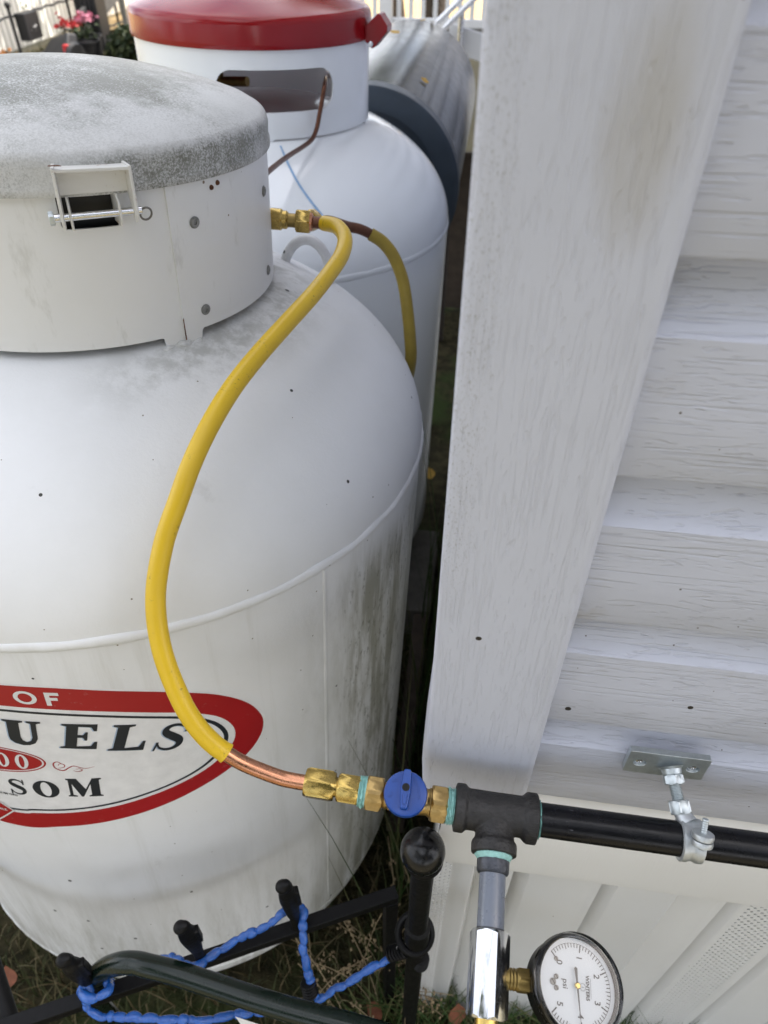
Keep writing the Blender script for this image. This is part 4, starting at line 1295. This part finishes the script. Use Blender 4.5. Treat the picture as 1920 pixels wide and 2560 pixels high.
# needle: long thin tip, broad tail
na = val_ang(4.07)
nd = GM.to_3x3() @ Vector((sin(radians(na)), cos(radians(na)), 0)); nx_ = GM.to_3x3() @ Vector((cos(radians(na)), -sin(radians(na)), 0))
hub = GM @ Vector((0, 0, -.0055))
pts = [hub - nd * .0105 - nx_ * .0012, hub - nd * .0115, hub - nd * .0105 + nx_ * .0012, hub - nd * .003 + nx_ * .0006, hub + nx_ * .0007, hub + nd * .022 + nx_ * .0001, hub + nd * .022 - nx_ * .0001, hub - nx_ * .0007, hub - nd * .003 - nx_ * .0006]
MB().add(*plate(pts, .0003)).build('needle', M['ink'], pgx, smooth=False)
MB().lathe([(.0021, 0), (.0021, .0012), (.0014, .0018), (0, .0018)], 20, GM @ Matrix.Translation((0, 0, -.0058)), cap=False).build('needle_hub', M['brass'], pgx)
for x, y, r in ((0, -.0175, .0022), (-.0034, -.0150, .0017), (.0034, -.0150, .0017), (-.0145, -.0150, .0015)):
    o = MB().lathe([(r, 0), (r, .0008), (r * .7, .0012), (0, .0012)], 18, GM @ Matrix.Translation((x, y, -.0081)), cap=False).build('dial_screw', M['screw'], pgx)
    MB().box(GM @ Vector((x, y, -.0068)), (r * 1.7, r * .3, .0002), (GM.to_3x3() @ Matrix.Rotation(.6, 3, 'Z'))).build('screw_slot', M['void'], o, smooth=False)
# stem from the case to the coupling
cb_ = GM @ Vector((0, 0, -.020))
st0 = bp(.1130) + Vector((.0125, 0, 0))
st1 = cb_ + (st0 - cb_).normalized() * .026
dst = (st1 - st0).normalized()
MB().lathe([(.0066, -.003)] + [(.0068 + .0005 * (i % 2), .0012 * i) for i in range(8)] + [(.006, .010)], 24, align(st0, st1)).build('stem_thread', M['brass_dark'], pgx)
hexnut(MB(), st0 + dst * .008, st1 + dst * .003, .0145, up=(0, 0, 1), rot=.1).build('stem_hex', M['brass_dark'], pgx)
MB().cyl(st1 - dst * .002, cb_, .008, 20).build('stem', M['gauge_black'], pgx)

# ================================================================== PIPE CLAMP
pc = thing('pipe_clamp', 'zinc plated pipe clamp on a two-hole wall plate gripping black pipe', 'pipe clamp', (.190, HW, .949))
px0, px1, pz0, pz1 = .1582, .2222, .9330, .9650
YB, YF = HW - .0006, HW - .0058
def rect(c, hx, hz): return [(c[0] - hx, c[1] - hz), (c[0] + hx, c[1] - hz), (c[0] + hx, c[1] + hz), (c[0] - hx, c[1] + hz)]
h1c, h2c = (.1690, .9485), (.2115, .9485)
outl = rrect(px0, px1, pz0, pz1, .0015, .0015, 3)
mb = MB()
vs, fs = fill([outl, ell(*h1c, .0053, .0048, 20), ell(*h2c, .0053, .0048, 20)])
nv = len(vs)
vv = [(v.x, YF, v.y) for v in vs] + [(v.x, YB, v.y) for v in vs]
ff = list(fs) + [tuple(reversed([i + nv for i in f])) for f in fs]
ed = {}
for f in fs:
    for i in range(3): ed[tuple(sorted((f[i], f[(i + 1) % 3])))] = ed.get(tuple(sorted((f[i], f[(i + 1) % 3]))), 0) + 1
for (a, b), c in ed.items():
    if c == 1: ff.append((a, b, b + nv, a + nv))
mb.add(vv, ff)
mb.build('wall_plate', M['zinc'], pc, smooth=False, bevel=.0007)
for hc in (h1c, h2c):
    MB().lathe([(.0050, 0), (.0046, .0012), (.0022, .0026), (.0014, .0026), (.0012, .0018), (0, .0018)], 20, align((hc[0], HW - .0022, hc[1]), (hc[0], HW - .01, hc[1])), cap=False).build('screw', M['chrome'], pc)
r0 = Vector((.1935, YF, .9490)); r1 = Vector((.2015, .2900, .9335))
ad = (r1 - r0).normalized()
MB().lathe([(.0105, 0), (.0082, .002), (.0076, .006), (.0060, .0065)], 28, align(r0, r1)).build('boss', M['zinc'], pc)
hexnut(MB(), r0 + ad * .0062, r0 + ad * .0140, .0148, rot=.2).build('nut', M['zinc'], pc)
L = (r1 - r0).length
MB().lathe([(.0044 + .0005 * (i % 2), .012 + (L - .012) * i / 44) for i in range(45)], 20, align(r0, r1)).build('threaded_rod', M['zinc'], pc)
hexnut(MB(), r1 - ad * .0115, r1 - ad * .001, .0158, rot=.4).build('nut', M['zinc'], pc)
cx_ = .2075
cc = Vector((cx_, YP, ZP))
mb = MB()
mb.cyl(r1 - ad * .003, cc + Vector((-.002, .009, .010)), .0062, 20, .0075)
Mc = Matrix(((0, 0, 1, cx_), (1, 0, 0, YP), (0, 1, 0, ZP), (0, 0, 0, 1)))
ring = [(.0134, -.0084), (.0150, -.0088), (.0166, -.0080), (.0167, -.0040), (.0154, -.0012), (.0154, .0012), (.0167, .0040), (.0166, .0080), (.0150, .0088), (.0134, .0084)]
mb.lathe(ring, 56, Mc, cap=False)
rg = mb.build('ring', M['zinc_cast'], pc)
# ears with screw on the upper front, second ears below the back
def ear(c, up, name):
    up = up.normalized()
    mb = MB()
    for s_ in (-1, 1):
        c2 = c + up * (.0026 * s_)
        mb.lathe([(.0058, -.0023), (.0080, -.0021), (.0084, 0), (.0080, .0021), (.0058, .0023)], 24, align(c2, c2 + up))
    o = mb.build(name, M['zinc_cast'], rg)
    mb = MB(); mb.lathe([(.0022 + .0003 * (i % 2), -.006 + .022 * i / 24) for i in range(25)], 14, align(c, c + up)); mb.build('clamp_screw', M['zinc'], o)
    MB().lathe([(.0044, -.0050), (.0042, -.0066), (.0026, -.0080), (0, -.0084)], 18, align(c, c + up), cap=False).build('screw_head', M['zinc'], o)
ear(cc + Vector((.0030, -.0075, .0205)), Vector((.04, .62, .78)), 'clamp_ear')
ear(cc + Vector((-.0015, .0085, -.0185)), Vector((-.05, .5, .85)), 'clamp_ear')

# ================================================================== BLACK STAND, ROPE, BALL POLE, GREEN TUBE
stn = thing('black_stand', 'black square-tube stand with rubber-capped pegs in front of weathered tank', 'stand', (-.23, .24, 0))
ba, bb_ = Vector((-.4449, .1458, .522)), Vector((-.0322, .3444, .522))
bdir = (bb_ - ba).normalized()
BM = Matrix(((bdir.x, -bdir.y, 0), (bdir.y, bdir.x, 0), (0, 0, 1)))
Lb = (bb_ - ba).length
MB().box((ba + bb_) / 2 - bdir * .06, (Lb + .12, .0165, .0165), BM).build('top_bar', M['black_bar'], stn, smooth=False, bevel=.0012)
MB().box(bb_ - bdir * .0085 + Vector((0, 0, -.263)), (.0165, .0160, .50), BM).build('leg', M['black_bar'], stn, smooth=False, bevel=.0012)
MB().box(ba - bdir * .10 + Vector((0, 0, -.263)), (.0165, .0160, .50), BM).build('leg', M['black_bar'], stn, smooth=False, bevel=.0012)
MB().cyl((-.600, .30, .555), (-.430, .120, .505), .010, 16).build('brace', M['black_bar'], stn)
for i, (p, hgt, tw, lean) in enumerate(((( -.3640, .1870), .112, .5, (-.06, .03)), ((-.2541, .2366), .115, 1.1, (-.02, .01)), ((-.149, .2865), .140, 1.5, (-.02, .0)))):
    b = Vector((p[0], p[1], .530)); tp_ = b + Vector((lean[0] * hgt, lean[1] * hgt, hgt))
    A_ = align(b, tp_, (1, .45, 0))
    MB().cyl(b, b + (tp_ - b) * .55, .0062, 16).build('peg', M['black_bar'], stn)
    # moulded clip: flattened, stepped body with a rounded nose
    mb = MB()
    h = hgt
    mb.lathe([(.0075, h * .30), (.0088, h * .42), (.0104, h * .55), (.0112, h * .66), (.0104, h * .78), (.0080, h * .86), (.0075, h * .93), (.0060, h * .985), (0, h)], 20, A_ @ Matrix.Diagonal((1, .78, 1, 1)))
    mb.ball(A_ @ Vector((-.0035, 0, h * .93)), .0078, 16)
    mb.box(A_ @ Vector((.0078, 0, h * .66)), (.010, .0095, h * .26), A_.to_3x3())
    c = mb.build('rubber_clip', M['black_rubber'], stn)
    voxel(c, .0011, 2)
# lower clip on the bar leg, holding the cord
mb = MB()
cl = Vector((-.1222, .2290, .485))
for i in range(5): mb.lathe([(.0086, 0), (.0098, .0015), (.0086, .003)], 18, align(cl + Vector((-.001, .002, .004)) * i * .9, cl + Vector((-.3, .4, 1))))
mb.build('ribbed_clip', M['black_rubber'], stn)

ROPE1 = [(-.2980, .2250, .512), (-.3389, .2071, .5047), (-.3545, .2011, .5101), (-.3517, .1952, .5304), (-.3450, .1914, .5604), (-.3376, .1880, .5701), (-.3355, .1805, .5742), (-.3437, .1734, .5751), (-.3536, .1707, .5738), (-.3637, .1734, .5709), (-.3697, .1796, .5645), (-.3655, .1840, .5651), (-.3600, .1790, .5583), (-.3662, .1736, .5453), (-.3637, .1677, .5349), (-.3503, .1646, .5295), (-.3336, .167, .5295), (-.305, .1698, .5281), (-.2732, .1727, .5264), (-.24, .1806, .5151), (-.2155, .1886, .5052), (-.2006, .196, .496), (-.1833, .2024, .4855), (-.1565, .2108, .4757), (-.1299, .2186, .4652)]
ROPE2 = [(-.3389, .2071, .5047), (-.3165, .2187, .5156), (-.3034, .2285, .5264), (-.2866, .2302, .5382), (-.2681, .2251, .5432), (-.2538, .2250, .5444), (-.2402, .2384, .5412), (-.2191, .2543, .5458), (-.1886, .2702, .5553), (-.1686, .2819, .565), (-.1595, .2950, .5669), (-.1503, .3000, .5602), (-.1404, .2948, .5602), (-.1372, .2738, .5549), (-.1315, .2540, .5327), (-.1267, .244, .5093), (-.1218, .2342, .4968), (-.117, .228, .482), (-.1103, .2294, .475), (-.0804, .2481, .4822), (-.0526, .266, .49), (-.0374, .2754, .4905), (-.0251, .2849, .4915), (-.0178, .2903, .4963), (-.0102, .2941, .4992)]
rp = thing('blue_cord', 'glossy blue beaded vinyl cord woven round the black pegs', 'cord', ROPE1[0])
def beaded(pts, seed):
    p = spline(pts, 10)
    # resample evenly so that the beads have an even length
    out, acc, last = [p[0]], 0, p[0]
    for q in p[1:]:
        while (q - last).length >= .0018:
            last = last + (q - last).normalized() * .0018
            out.append(last)
    r_ = random.Random(seed)
    prof_, k = [], 0
    while k < len(out) + 20:
        n_ = r_.randint(4, 14); wid = r_.uniform(.0041, .0056)
        for i in range(n_):
            t = i / n_
            prof_.append(wid * (.80 + .28 * sin(pi * min(1, t * 1.15)) ** .5 if t < .87 else .74))
        k += n_
    out = [q + Vector((noise.noise(q * 90), noise.noise(q * 90 + Vector((5, 0, 0))), noise.noise(q * 90 + Vector((0, 7, 0))))) * .0024 for q in out]
    return MB().tube(out, lambda i: prof_[i], 14)
beaded(ROPE1, 3).build('strand', M['rope'], rp)
beaded(ROPE2, 5).build('strand', M['rope'], rp)
bp_ = thing('ball_pole', 'black ball-topped plastic pole with clamp standing at the house corner', 'garden stake', (-.0031, .2871, 0))
MB().ball((-.0031, .2871, .8025), .0217, 40).build('ball', M['black_gloss'], bp_)
MB().lathe([(.0185, .790), (.0195, .786), (.0185, .781), (.0120, .779), (.0115, .60), (.0150, .596), (.0150, .555), (.0115, .551), (.0105, .0)], 28, Matrix.Translation((-.0015, .2890, -.006))).build('pole', M['black_bar'], bp_)
mb = MB()
cl = Vector((-.0100, .2905, .545))
mb.tube([cl + Vector((.006 + .020 * cos(a), .004 + .018 * sin(a), .012 * sin(a))) for a in [2 * pi * i / 30 for i in range(30)]], .0045, 10, closed=True)
mb.build('clamp_loop', M['black_rubber'], bp_)
mb = MB()
for i in range(6):
    p = Vector((-.0330, .2830, .494)) + Vector((.0035, .0005, .003)) * i
    mb.lathe([(.0085, 0), (.0100, .0012), (.0085, .0026)], 18, align(p, p + Vector((.75, .1, .6))))
mb.build('ribbed_clip', M['black_rubber'], bp_)
mb = MB()
for i in range(5):
    p = Vector((.0060, .2850, .470)) + Vector((.0002, .0003, .0035)) * i
    mb.lathe([(.0085, 0), (.0105, .0015), (.0085, .003)], 18, align(p, p + Vector((.1, -.1, 1))))
mb.build('ribbed_clip', M['black_rubber'], bp_)
MB().ball((-.0205, .2868, .505), .0062, 16, (1, .7, 1.2)).build('white_bead', M['paper'], bp_)
MB().ball((-.0125, .2870, .520), .0040, 12).build('shiny_rivet', M['chrome'], bp_)

GREEN = [(-.386, .189, .440), (-.380, .191, .490), (-.3705, .1941, .5334), (-.3580, .1976, .562), (-.3423, .2008, .5824), (-.323, .2034, .5972), (-.3057, .2043, .6029), (-.2899, .2028, .6064), (-.258, .2007, .6066), (-.2116, .196, .6018), (-.1737, .1917, .5987), (-.119, .1873, .5929), (-.0651, .1843, .5888), (-.0084, .1802, .5829), (.10, .172, .57), (.20, .164, .52), (.235, .160, .42), (.24, .158, .0)]
GREEN = [(-.388, .190, .0)] + GREEN
gt = thing('green_tube_hoop', 'bent dark green enamelled tube hoop in front of the black stand', 'tube frame', (-.388, .190, 0))
MB().tube(spline(GREEN, 8), .0120, 28).build('tube', M['green_tube'], gt)
mb = MB()
mb.add(*plate([Vector((-.1890, .178, .570)), Vector((-.135, .1735, .560)), Vector((-.137, .168, .545)), Vector((-.179, .171, .552))], .0003))
mb.build('paper_tag', M['paper'], gt, smooth=False)

# ================================================================== GRASS, LEAVES, DEBRIS
def blades(name, n, area, hmin, hmax, mat, seed, w=.0022, lean=.5, ok=None, label='', cat='grass', seg=3):
    r_ = random.Random(seed)
    vs, fs = [], []
    c = 0
    while c < n:
        x, y = r_.uniform(area[0], area[1]), r_.uniform(area[2], area[3])
        if ok and not ok(x, y): c += 1; continue
        h = r_.uniform(hmin, hmax); a = r_.uniform(0, 2 * pi); l = r_.uniform(.1, lean) * h * 1.6
        dx, dy = cos(a), sin(a)
        k = len(vs)
        for i in range(seg + 1):
            t = i / seg
            px_, py_ = x + dx * l * t * t, y + dy * l * t * t
            z = h * (t - .25 * t * t * lean) - .012
            ww = w * (1 - t * .93) * r_.uniform(.9, 1.1)
            vs += [(px_ - dy * ww, py_ + dx * ww, z), (px_ + dy * ww, py_ - dx * ww, z)]
        for i in range(seg): fs.append((k + 2 * i, k + 2 * i + 1, k + 2 * i + 3, k + 2 * i + 2))
        c += 1
    o = MB().add(vs, fs).build(name, mat, smooth=True, fix=False, sharp=180)
    return tag(o, label, cat, kind='stuff')
def clear(x, y):
    if (x + .46) ** 2 + (y - .64) ** 2 < .26 ** 2 or (x + .478) ** 2 + (y - 1.46) ** 2 < .26 ** 2: return False
    return not (x > .01 and y > .35)
blades('lawn_grass', 26000, (-1.9, .9, -.5, 1.2), .03, .10, M['grass'], 1, ok=clear, label='short shaded lawn grass with dead blades below the tanks')
blades('weeds', 2200, (-.06, .75, .22, .344), .08, .24, M['grass_tall'], 2, w=.0020, lean=.6, ok=clear, label='taller green weeds growing along the skirting foot')
blades('gap_grass', 110, (-.075, -.012, .36, 1.3), .25, .72, M['grass_tall'], 3, w=.0026, lean=.10, label='long green grass growing in the dark gap beside the house', ok=lambda x, y: (x + .46) ** 2 + (y - .64) ** 2 > .385 ** 2 or y < .4, seg=6)
blades('back_lawn', 16000, (-5.0, -1.6, 4.5, 9.6), .05, .14, M['grass'], 4, w=.008, label='sunlit patchy lawn beyond the tanks')
# seed stalks
def stalks():
    r_ = random.Random(12)
    mb = MB()
    for i in range(26):
        x, y = r_.uniform(-.20, .03), r_.uniform(.26, .40)
        h = r_.uniform(.22, .46); a = r_.uniform(0, 2 * pi); l = r_.uniform(.05, .16)
        p = [Vector((x + cos(a) * l * t * t, y + sin(a) * l * t * t, h * (t - .22 * t ** 3))) for t in [k / 8 for k in range(9)]]
        mb.tube(p, .0007, 4)
        for k in range(14):
            t = 5.2 + k * .2
            q = p[min(8, int(t))] + Vector((r_.uniform(-1, 1), r_.uniform(-1, 1), r_.uniform(-1, .6))) * .008
            mb.ball(q, .0018, 6, (1, 1, 3.0))
    o = mb.build('dry_grass', M['straw'])
    tag(o, 'dry straw-coloured seed stalks under the black bar', 'dry grass', kind='stuff')
stalks()
def leaf(loc, size, rot, mat, label, group):
    mb = MB()
    out = [(0, -.5), (.12, -.42), (.34, -.2), (.40, .02), (.30, .25), (.12, .42), (0, .58)]
    pts = out + [(-x, y) for x, y in out[-2:0:-1]]
    Rm = Matrix.Rotation(rot[2], 3, 'Z') @ Matrix.Rotation(rot[0], 3, 'X') @ Matrix.Rotation(rot[1], 3, 'Y')
    v = [Vector((x, y, .25 * x * x + .18 * y * y)) for x, y in pts] + [Vector((0, 0, 0))]
    k = len(pts)
    mb.add([Vector(loc) + Rm @ (q * size) for q in v], [(i, (i + 1) % k, k) for i in range(k)])
    o = mb.build('fallen_leaf', mat, smooth=False, fix=False, solid=.0004)
    tag(o, label, 'leaf', group)
leaf((-.1079, 1.80, .035), .055, (.2, .1, .4), M['leaf_yellow'], 'yellow leaf on the dark ground between tank and house', 'fallen leaves')
leaf((-.705, .275, .060), .042, (.9, .2, .2), M['leaf_rust'], 'rust brown leaf in the grass left of the black stand', 'fallen leaves')
leaf((.075, .318, .12), .040, (1.0, .3, .1), M['leaf_rust'], 'rust brown leaf at the skirting foot beside the hex coupling', 'fallen leaves')
leaf((-.06, .31, .09), .034, (.5, .2, 1.1), M['leaf_rust'], 'rust brown leaf in the weeds under the ball pole', 'fallen leaves')
for i, (y, a, s, nm) in enumerate(((2.12, 30, .030, 'yellow leaf lying low on the drum side'), (2.62, -6, .036, 'larger yellow leaf on the drum near the red hinge tab'), (2.70, -14, .020, 'small yellow leaf on the drum left of the larger one'), (2.90, 18, .034, 'dark yellow leaf at the far end of the drum'), (2.88, 9, .024, 'pale leaf at the far end of the drum'))):
    th = radians(a)
    leaf((dc.x + (dr + .003) * sin(th), y, dc.z + (dr + .003) * cos(th)), s, (.1, th, i), M['leaf_yellow'], nm, 'leaves on the drum')
blk = thing('concrete_block', 'grey concrete block on the ground in the gap behind the tanks', 'block', (-.10, 1.30, 0))
MB().box((-.10, 1.32, .045), (.10, .30, .10)).build('block', M['block'], blk, smooth=False, bevel=.004)
pk = thing('timber_plank', 'dark plank lying in the gap between tank and house', 'plank', (-.07, .95, 0))
MB().box((-.065, .86, .12), (.035, .5, .05), Matrix.Rotation(.06, 3, 'X')).build('board', M['plank'], pk, smooth=False, bevel=.003)

pw = thing('blackout_sheet', 'added dark sheet blacking out the gap under far end of drum', 'board', (-.35, 3.05, 0))
MB().box((-.38, 3.06, .33), (.86, .018, .66)).build('sheet', M['plank'], pw, smooth=False, bevel=.003)  # sheet added so the gap under the drum reads black
# ================================================================== BACKGROUND
# white slat fence along the left boundary, each slat a board
wf = thing('white_fence', 'tall white vertical-slat fence in bright sun at the far left', 'fence', (-5.2, 9, 0))
slat = None
for i in range(92):
    y = 6.2 + i * .099
    if slat is None:
        slat = MB().box((-5.2, y, .95), (.022, .076, 1.84)).build('slat', M['white_pvc'], wf, smooth=False, bevel=.003)
        y0s = y
    else:
        c = slat.copy(); COL.objects.link(c); c.location = (0, y - y0s, 0)
for z in (.30, 1.55):
    MB().box((-5.250, 10.7, z), (.04, 9.3, .09)).build('rail', M['white_pvc'], wf, smooth=False)
MB().box((-5.225, 10.7, .95), (.010, 9.3, 1.80)).build('backing_panel', M['fence_back'], wf, smooth=False)
# black wire fence in front of it
bf = thing('wire_fence', 'low black metal wire fence with posts before the white fence', 'fence', (-4.6, 9, 0))
for i in range(6):
    y = 6.37 + 1.12 * i
    po = MB().cyl((-4.6, y, 0), (-4.6, y, .53), .016, 10).build('post', M['fence_black'], bf)
    MB().ball((-4.6, y, .54), .028, 10).build('knob', M['fence_black'], po)
for z in (.10, .45):
    r_ = random.Random(int(z * 100))
    MB().tube([Vector((-4.6 + .006 * sin(k * 2.1), 6.37 + .07 * k, z + .006 * cos(k * 1.7))) for k in range(81)], .010, 6).build('wire', M['fence_black'], bf)
pb = thing('hanging_planter', 'dark box planter with white blooms on the wire fence post', 'planter', (-4.55, 7.62, .25))
MB().box((-4.54, 7.66, .36), (.10, .26, .22)).build('box', M['charcoal'], pb, smooth=False, bevel=.01)
def bloom_cluster(mb, c, rad, n, r_):
    for i in range(n):
        p = Vector(c) + Vector((r_.gauss(0, 1), r_.gauss(0, 1), abs(r_.gauss(0, .7)))) * rad * .55
        u = Vector((r_.gauss(0, 1), r_.gauss(0, 1), r_.gauss(0, 1) + 1)).normalized()
        x = u.orthogonal().normalized(); y = u.cross(x)
        s = rad * r_.uniform(.18, .34)
        k = 5
        vs = [p] + [p + (x * cos(2 * pi * j / 10) + y * sin(2 * pi * j / 10)) * (s if j % 2 else s * .55) + u * s * .25 for j in range(10)]
        mb.add(vs, [(0, j + 1, (j + 1) % 10 + 1) for j in range(10)])
    return mb
rb = random.Random(21)
bloom_cluster(MB(), (-4.50, 7.62, .33), .05, 10, rb).build('blooms', M['paper'], pb, smooth=False)['kind'] = 'stuff'
bloom_cluster(MB(), (-4.52, 7.66, .50), .05, 10, rb).build('foliage', M['leaves'], pb, smooth=False)
def pot(x, y, r, h, petal, label, hgt, mat='charcoal'):
    t = thing('flower_pot', label, 'flower pot', (x, y, 0), group='flower pots by the fence')
    MB().lathe([(r * .7, 0), (r, h * .93), (r * 1.06, h * .94), (r * 1.06, h), (r * .95, h), (r * .9, h * .9), (0, h * .9)], 20, Matrix.Translation((x, y, 0))).build('pot', M[mat], t)
    bloom_cluster(MB(), (x, y, h + hgt * .30), r * .8, 24, rb).build('foliage', M['dark_leaves'], t, smooth=False)
    bloom_cluster(MB(), (x, y, h + hgt * .75), r * .75, 46, rb).build('blooms', M[petal], t, smooth=False)['kind'] = 'stuff'
pot(-4.20, 7.75, .13, .22, 'petal_red', 'black flower pot with red blooms below the white fence', .16)
pot(-4.10, 7.95, .12, .25, 'petal_pink', 'black flower pot with pink and orange blooms beside red one', .16)
pot(-3.98, 7.62, .13, .26, 'dark_leaves', 'squat black pot of dark foliage right of the pink blooms', .03)
pot(-4.75, 7.45, .10, .10, 'petal_orange', 'small pot of orange blooms at the fence foot', .05)
wb = thing('wheelbarrow', 'black wheelbarrow tipped up beside the flower pots', 'wheelbarrow', (-4.0, 7.3, 0))
MB().add([(-4.42, 7.25, .03), (-4.02, 7.15, .03), (-3.95, 7.35, .03), (-4.3, 7.5, .03), (-4.22, 7.42, .30), (-4.02, 7.40, .36), (-3.98, 7.5, .33), (-4.18, 7.55, .28)],
         [(0, 1, 5, 4), (1, 2, 6, 5), (2, 3, 7, 6), (3, 0, 4, 7), (4, 5, 6, 7), (0, 1, 2, 3)]).build('tray', M['charcoal'], wb, smooth=False, bevel=.02)
MB().lathe([(.06, -.03), (.13, -.03), (.15, 0), (.13, .03), (.06, .03)], 24, align((-3.93, 7.28, .15), (-3.5, 7.2, .15))).build('wheel', M['fence_black'], wb)
MB().box((-3.98, 7.24, .20), (.05, .05, .16)).build('red_bracket', M['petal_red'], wb, smooth=False)
bn = thing('dark_bin', 'tall dark grey slatted bin before the white fence', 'bin', (-4.35, 8.55, 0))
for k in range(5):
    MB().box((-4.42 + .05 * k, 8.55, .27), (.042, .22, .54)).build('slat', M['charcoal'], bn, smooth=False, bevel=.004)
MB().box((-4.32, 8.55, .26), (.20, .16, .46)).build('liner', M['fence_black'], bn, smooth=False)
sb = thing('sloping_board', 'grey sloping board in front of the white fence', 'railing', (-4.4, 9.3, 0))
MB().add(*plate([Vector((-4.35, 8.35, .18)), Vector((-4.35, 10.6, .70)), Vector((-4.35, 10.6, .92)), Vector((-4.35, 8.35, .40))], .04)).build('board', M['grey_board'], sb, smooth=False)  # grey sloping board on posts, crossing in front of the slats
for y in (8.5, 9.5, 10.4):
    MB().box((-4.40, y, .2 + (y - 8.35) * .12), (.05, .05, .4 + (y - 8.35) * .24)).build('post', M['grey_board'], sb, smooth=False)
def bush(name, x, y, r, h, n, label, seed, lf=.035):
    t = thing(name, label, 'shrub', (x, y, 0))
    r_ = random.Random(seed)
    mb = MB()
    for i in range(n):
        a, b = r_.uniform(0, 2 * pi), r_.uniform(0, 1)
        rr = r * sqrt(r_.random()) * sqrt(max(.05, 1 - (b - .35) ** 2 * 1.6))
        p = Vector((x + rr * cos(a), y + rr * sin(a), h * b))
        u = Vector((r_.gauss(0, 1), r_.gauss(0, 1), r_.gauss(0, 1))).normalized(); xx_ = u.orthogonal().normalized(); yy = u.cross(xx_)
        s = lf * r_.uniform(.6, 1.2)
        mb.add([p - xx_ * s, p - yy * s * .5, p + xx_ * s, p + yy * s * .5], [(0, 1, 2, 3)])
    mb.build('foliage', M['dark_leaves'], t, smooth=False, fix=False)
    MB().cyl((x, y, 0), (x, y, h * .6), .02, 8, .008).build('stem', M['bark'], t)
bush('shrub', -3.62, 7.85, .26, .34, 1400, 'low dark green shrub between flower pots and red-lidded tank', 31)
# deck railing behind the drum
dk = thing('deck_railing', 'white baluster railing on a low deck behind the drum', 'railing', (-.7, 6.2, 0))
RY = 6.2
MB().box((-.55, RY, .655), (2.1, .06, .05)).build('bottom_rail', M['rail_white'], dk, smooth=False, bevel=.004)
MB().box((-.55, RY, 1.42), (2.1, .07, .05)).build('top_rail', M['rail_white'], dk, smooth=False, bevel=.004)
for k in range(24):
    MB().box((-1.56 + .088 * k, RY, 1.035), (.030, .030, .75)).build('baluster', M['rail_white'], dk, smooth=False, bevel=.002)
for x in (-.86, .50):
    MB().box((x, RY - .01, .75), (.09, .09, 1.5)).build('post', M['rail_white'], dk, smooth=False, bevel=.004)
MB().box((-.55, RY + .06, .60), (2.1, .14, .04)).build('deck_edge', M['grey_board'], dk, smooth=False)
for x in (-1.5, -.5, .45):
    MB().box((x, RY + .06, .29), (.09, .09, .58)).build('deck_leg', M['grey_board'], dk, smooth=False)
# bare aluminium folding chair leaning by the drum end
fc = thing('folding_chair', 'folded aluminium lawn chair leaning beside the far end of drum', 'chair', (-.12, 3.5, 0))
for dx in (0, .05):
    MB().cyl((-.42 + dx, 3.45, .90), (-.02 + dx, 3.6, 1.24), .012, 14).build('frame_tube', M['alu'], fc)
for dx in (0, .22):
    MB().cyl((-.06 - dx * .6, 3.62, .0), (-.05 - dx * .6, 3.60, 1.06), .013, 12).build('leg', M['alu'], fc)
MB().box((-.12, 3.62, .93), (.24, .02, .10), Matrix.Rotation(.25, 3, 'Y')).build('webbing', M['rail_white'], fc, smooth=False, bevel=.004)
def tree(x, y, h, rt, label, seed, crown=2200, cr=2.0):
    t = thing('tree', label, 'tree', (x, y, 0))
    r_ = random.Random(seed)
    path = [Vector((x + .06 * sin(k * 1.3 + seed), y + .05 * cos(k * 1.1), h * k / 10)) for k in range(11)]
    mb = MB().tube(path, lambda i: rt * (1.25 if i == 0 else 1 - .07 * i), 14)
    for k in range(7):
        p = path[5 + k % 5]; a = r_.uniform(0, 2 * pi)
        q = p + Vector((cos(a), sin(a), .7)) * r_.uniform(.8, 1.5) * cr * .6
        mb.tube([p, (p + q) / 2 + Vector((0, 0, .12)), q], lambda i: rt * (.4 - .14 * i), 8)
    mb.build('trunk', M['bark'], t)
    mb = MB()
    cl_ = [(Vector((x, y, h)) + Vector((r_.gauss(0, 1), r_.gauss(0, 1), r_.gauss(0, .7))) * cr * .55, r_.uniform(.35, .8) * cr * .5) for _ in range(22)]
    for i in range(crown):
        c, rad = cl_[r_.randrange(22)]
        u = Vector((r_.gauss(0, 1), r_.gauss(0, 1), r_.gauss(0, 1)))
        p = c + u.normalized() * rad * r_.random() ** .4
        u = Vector((r_.gauss(0, 1), r_.gauss(0, 1), r_.gauss(0, 1))).normalized(); a = u.orthogonal().normalized(); b = u.cross(a)
        s = r_.uniform(.06, .12) * cr / 2
        mb.add([p - a * s, p - b * s * .6, p + a * s, p + b * s * .6], [(0, 1, 2, 3)])
    mb.build('crown', M['leaves'], t, smooth=False, fix=False)
tree(-.78, 9.8, 5.2, .13, 'dark tree trunk behind the white deck railing, nearest the house', 3)
tree(-1.45, 11.2, 5.6, .07, 'slim dark tree trunk behind the deck railing, farther from house', 8)
for i, (x, y, h, sd_, lab) in enumerate(((-4.0, -5.5, 4.6, 11, 'unseen leafy tree behind the viewer, left of the yard'), (0.3, -6.5, 5.0, 12, 'unseen tall leafy tree behind the viewer, straight back'), (4.8, -5.6, 4.6, 13, 'unseen leafy tree behind the viewer, right of the yard'))):
    tree(x, y, h, .16, lab, sd_, 5200, 3.2)  # unseen trees added to darken the low sky and the reflections
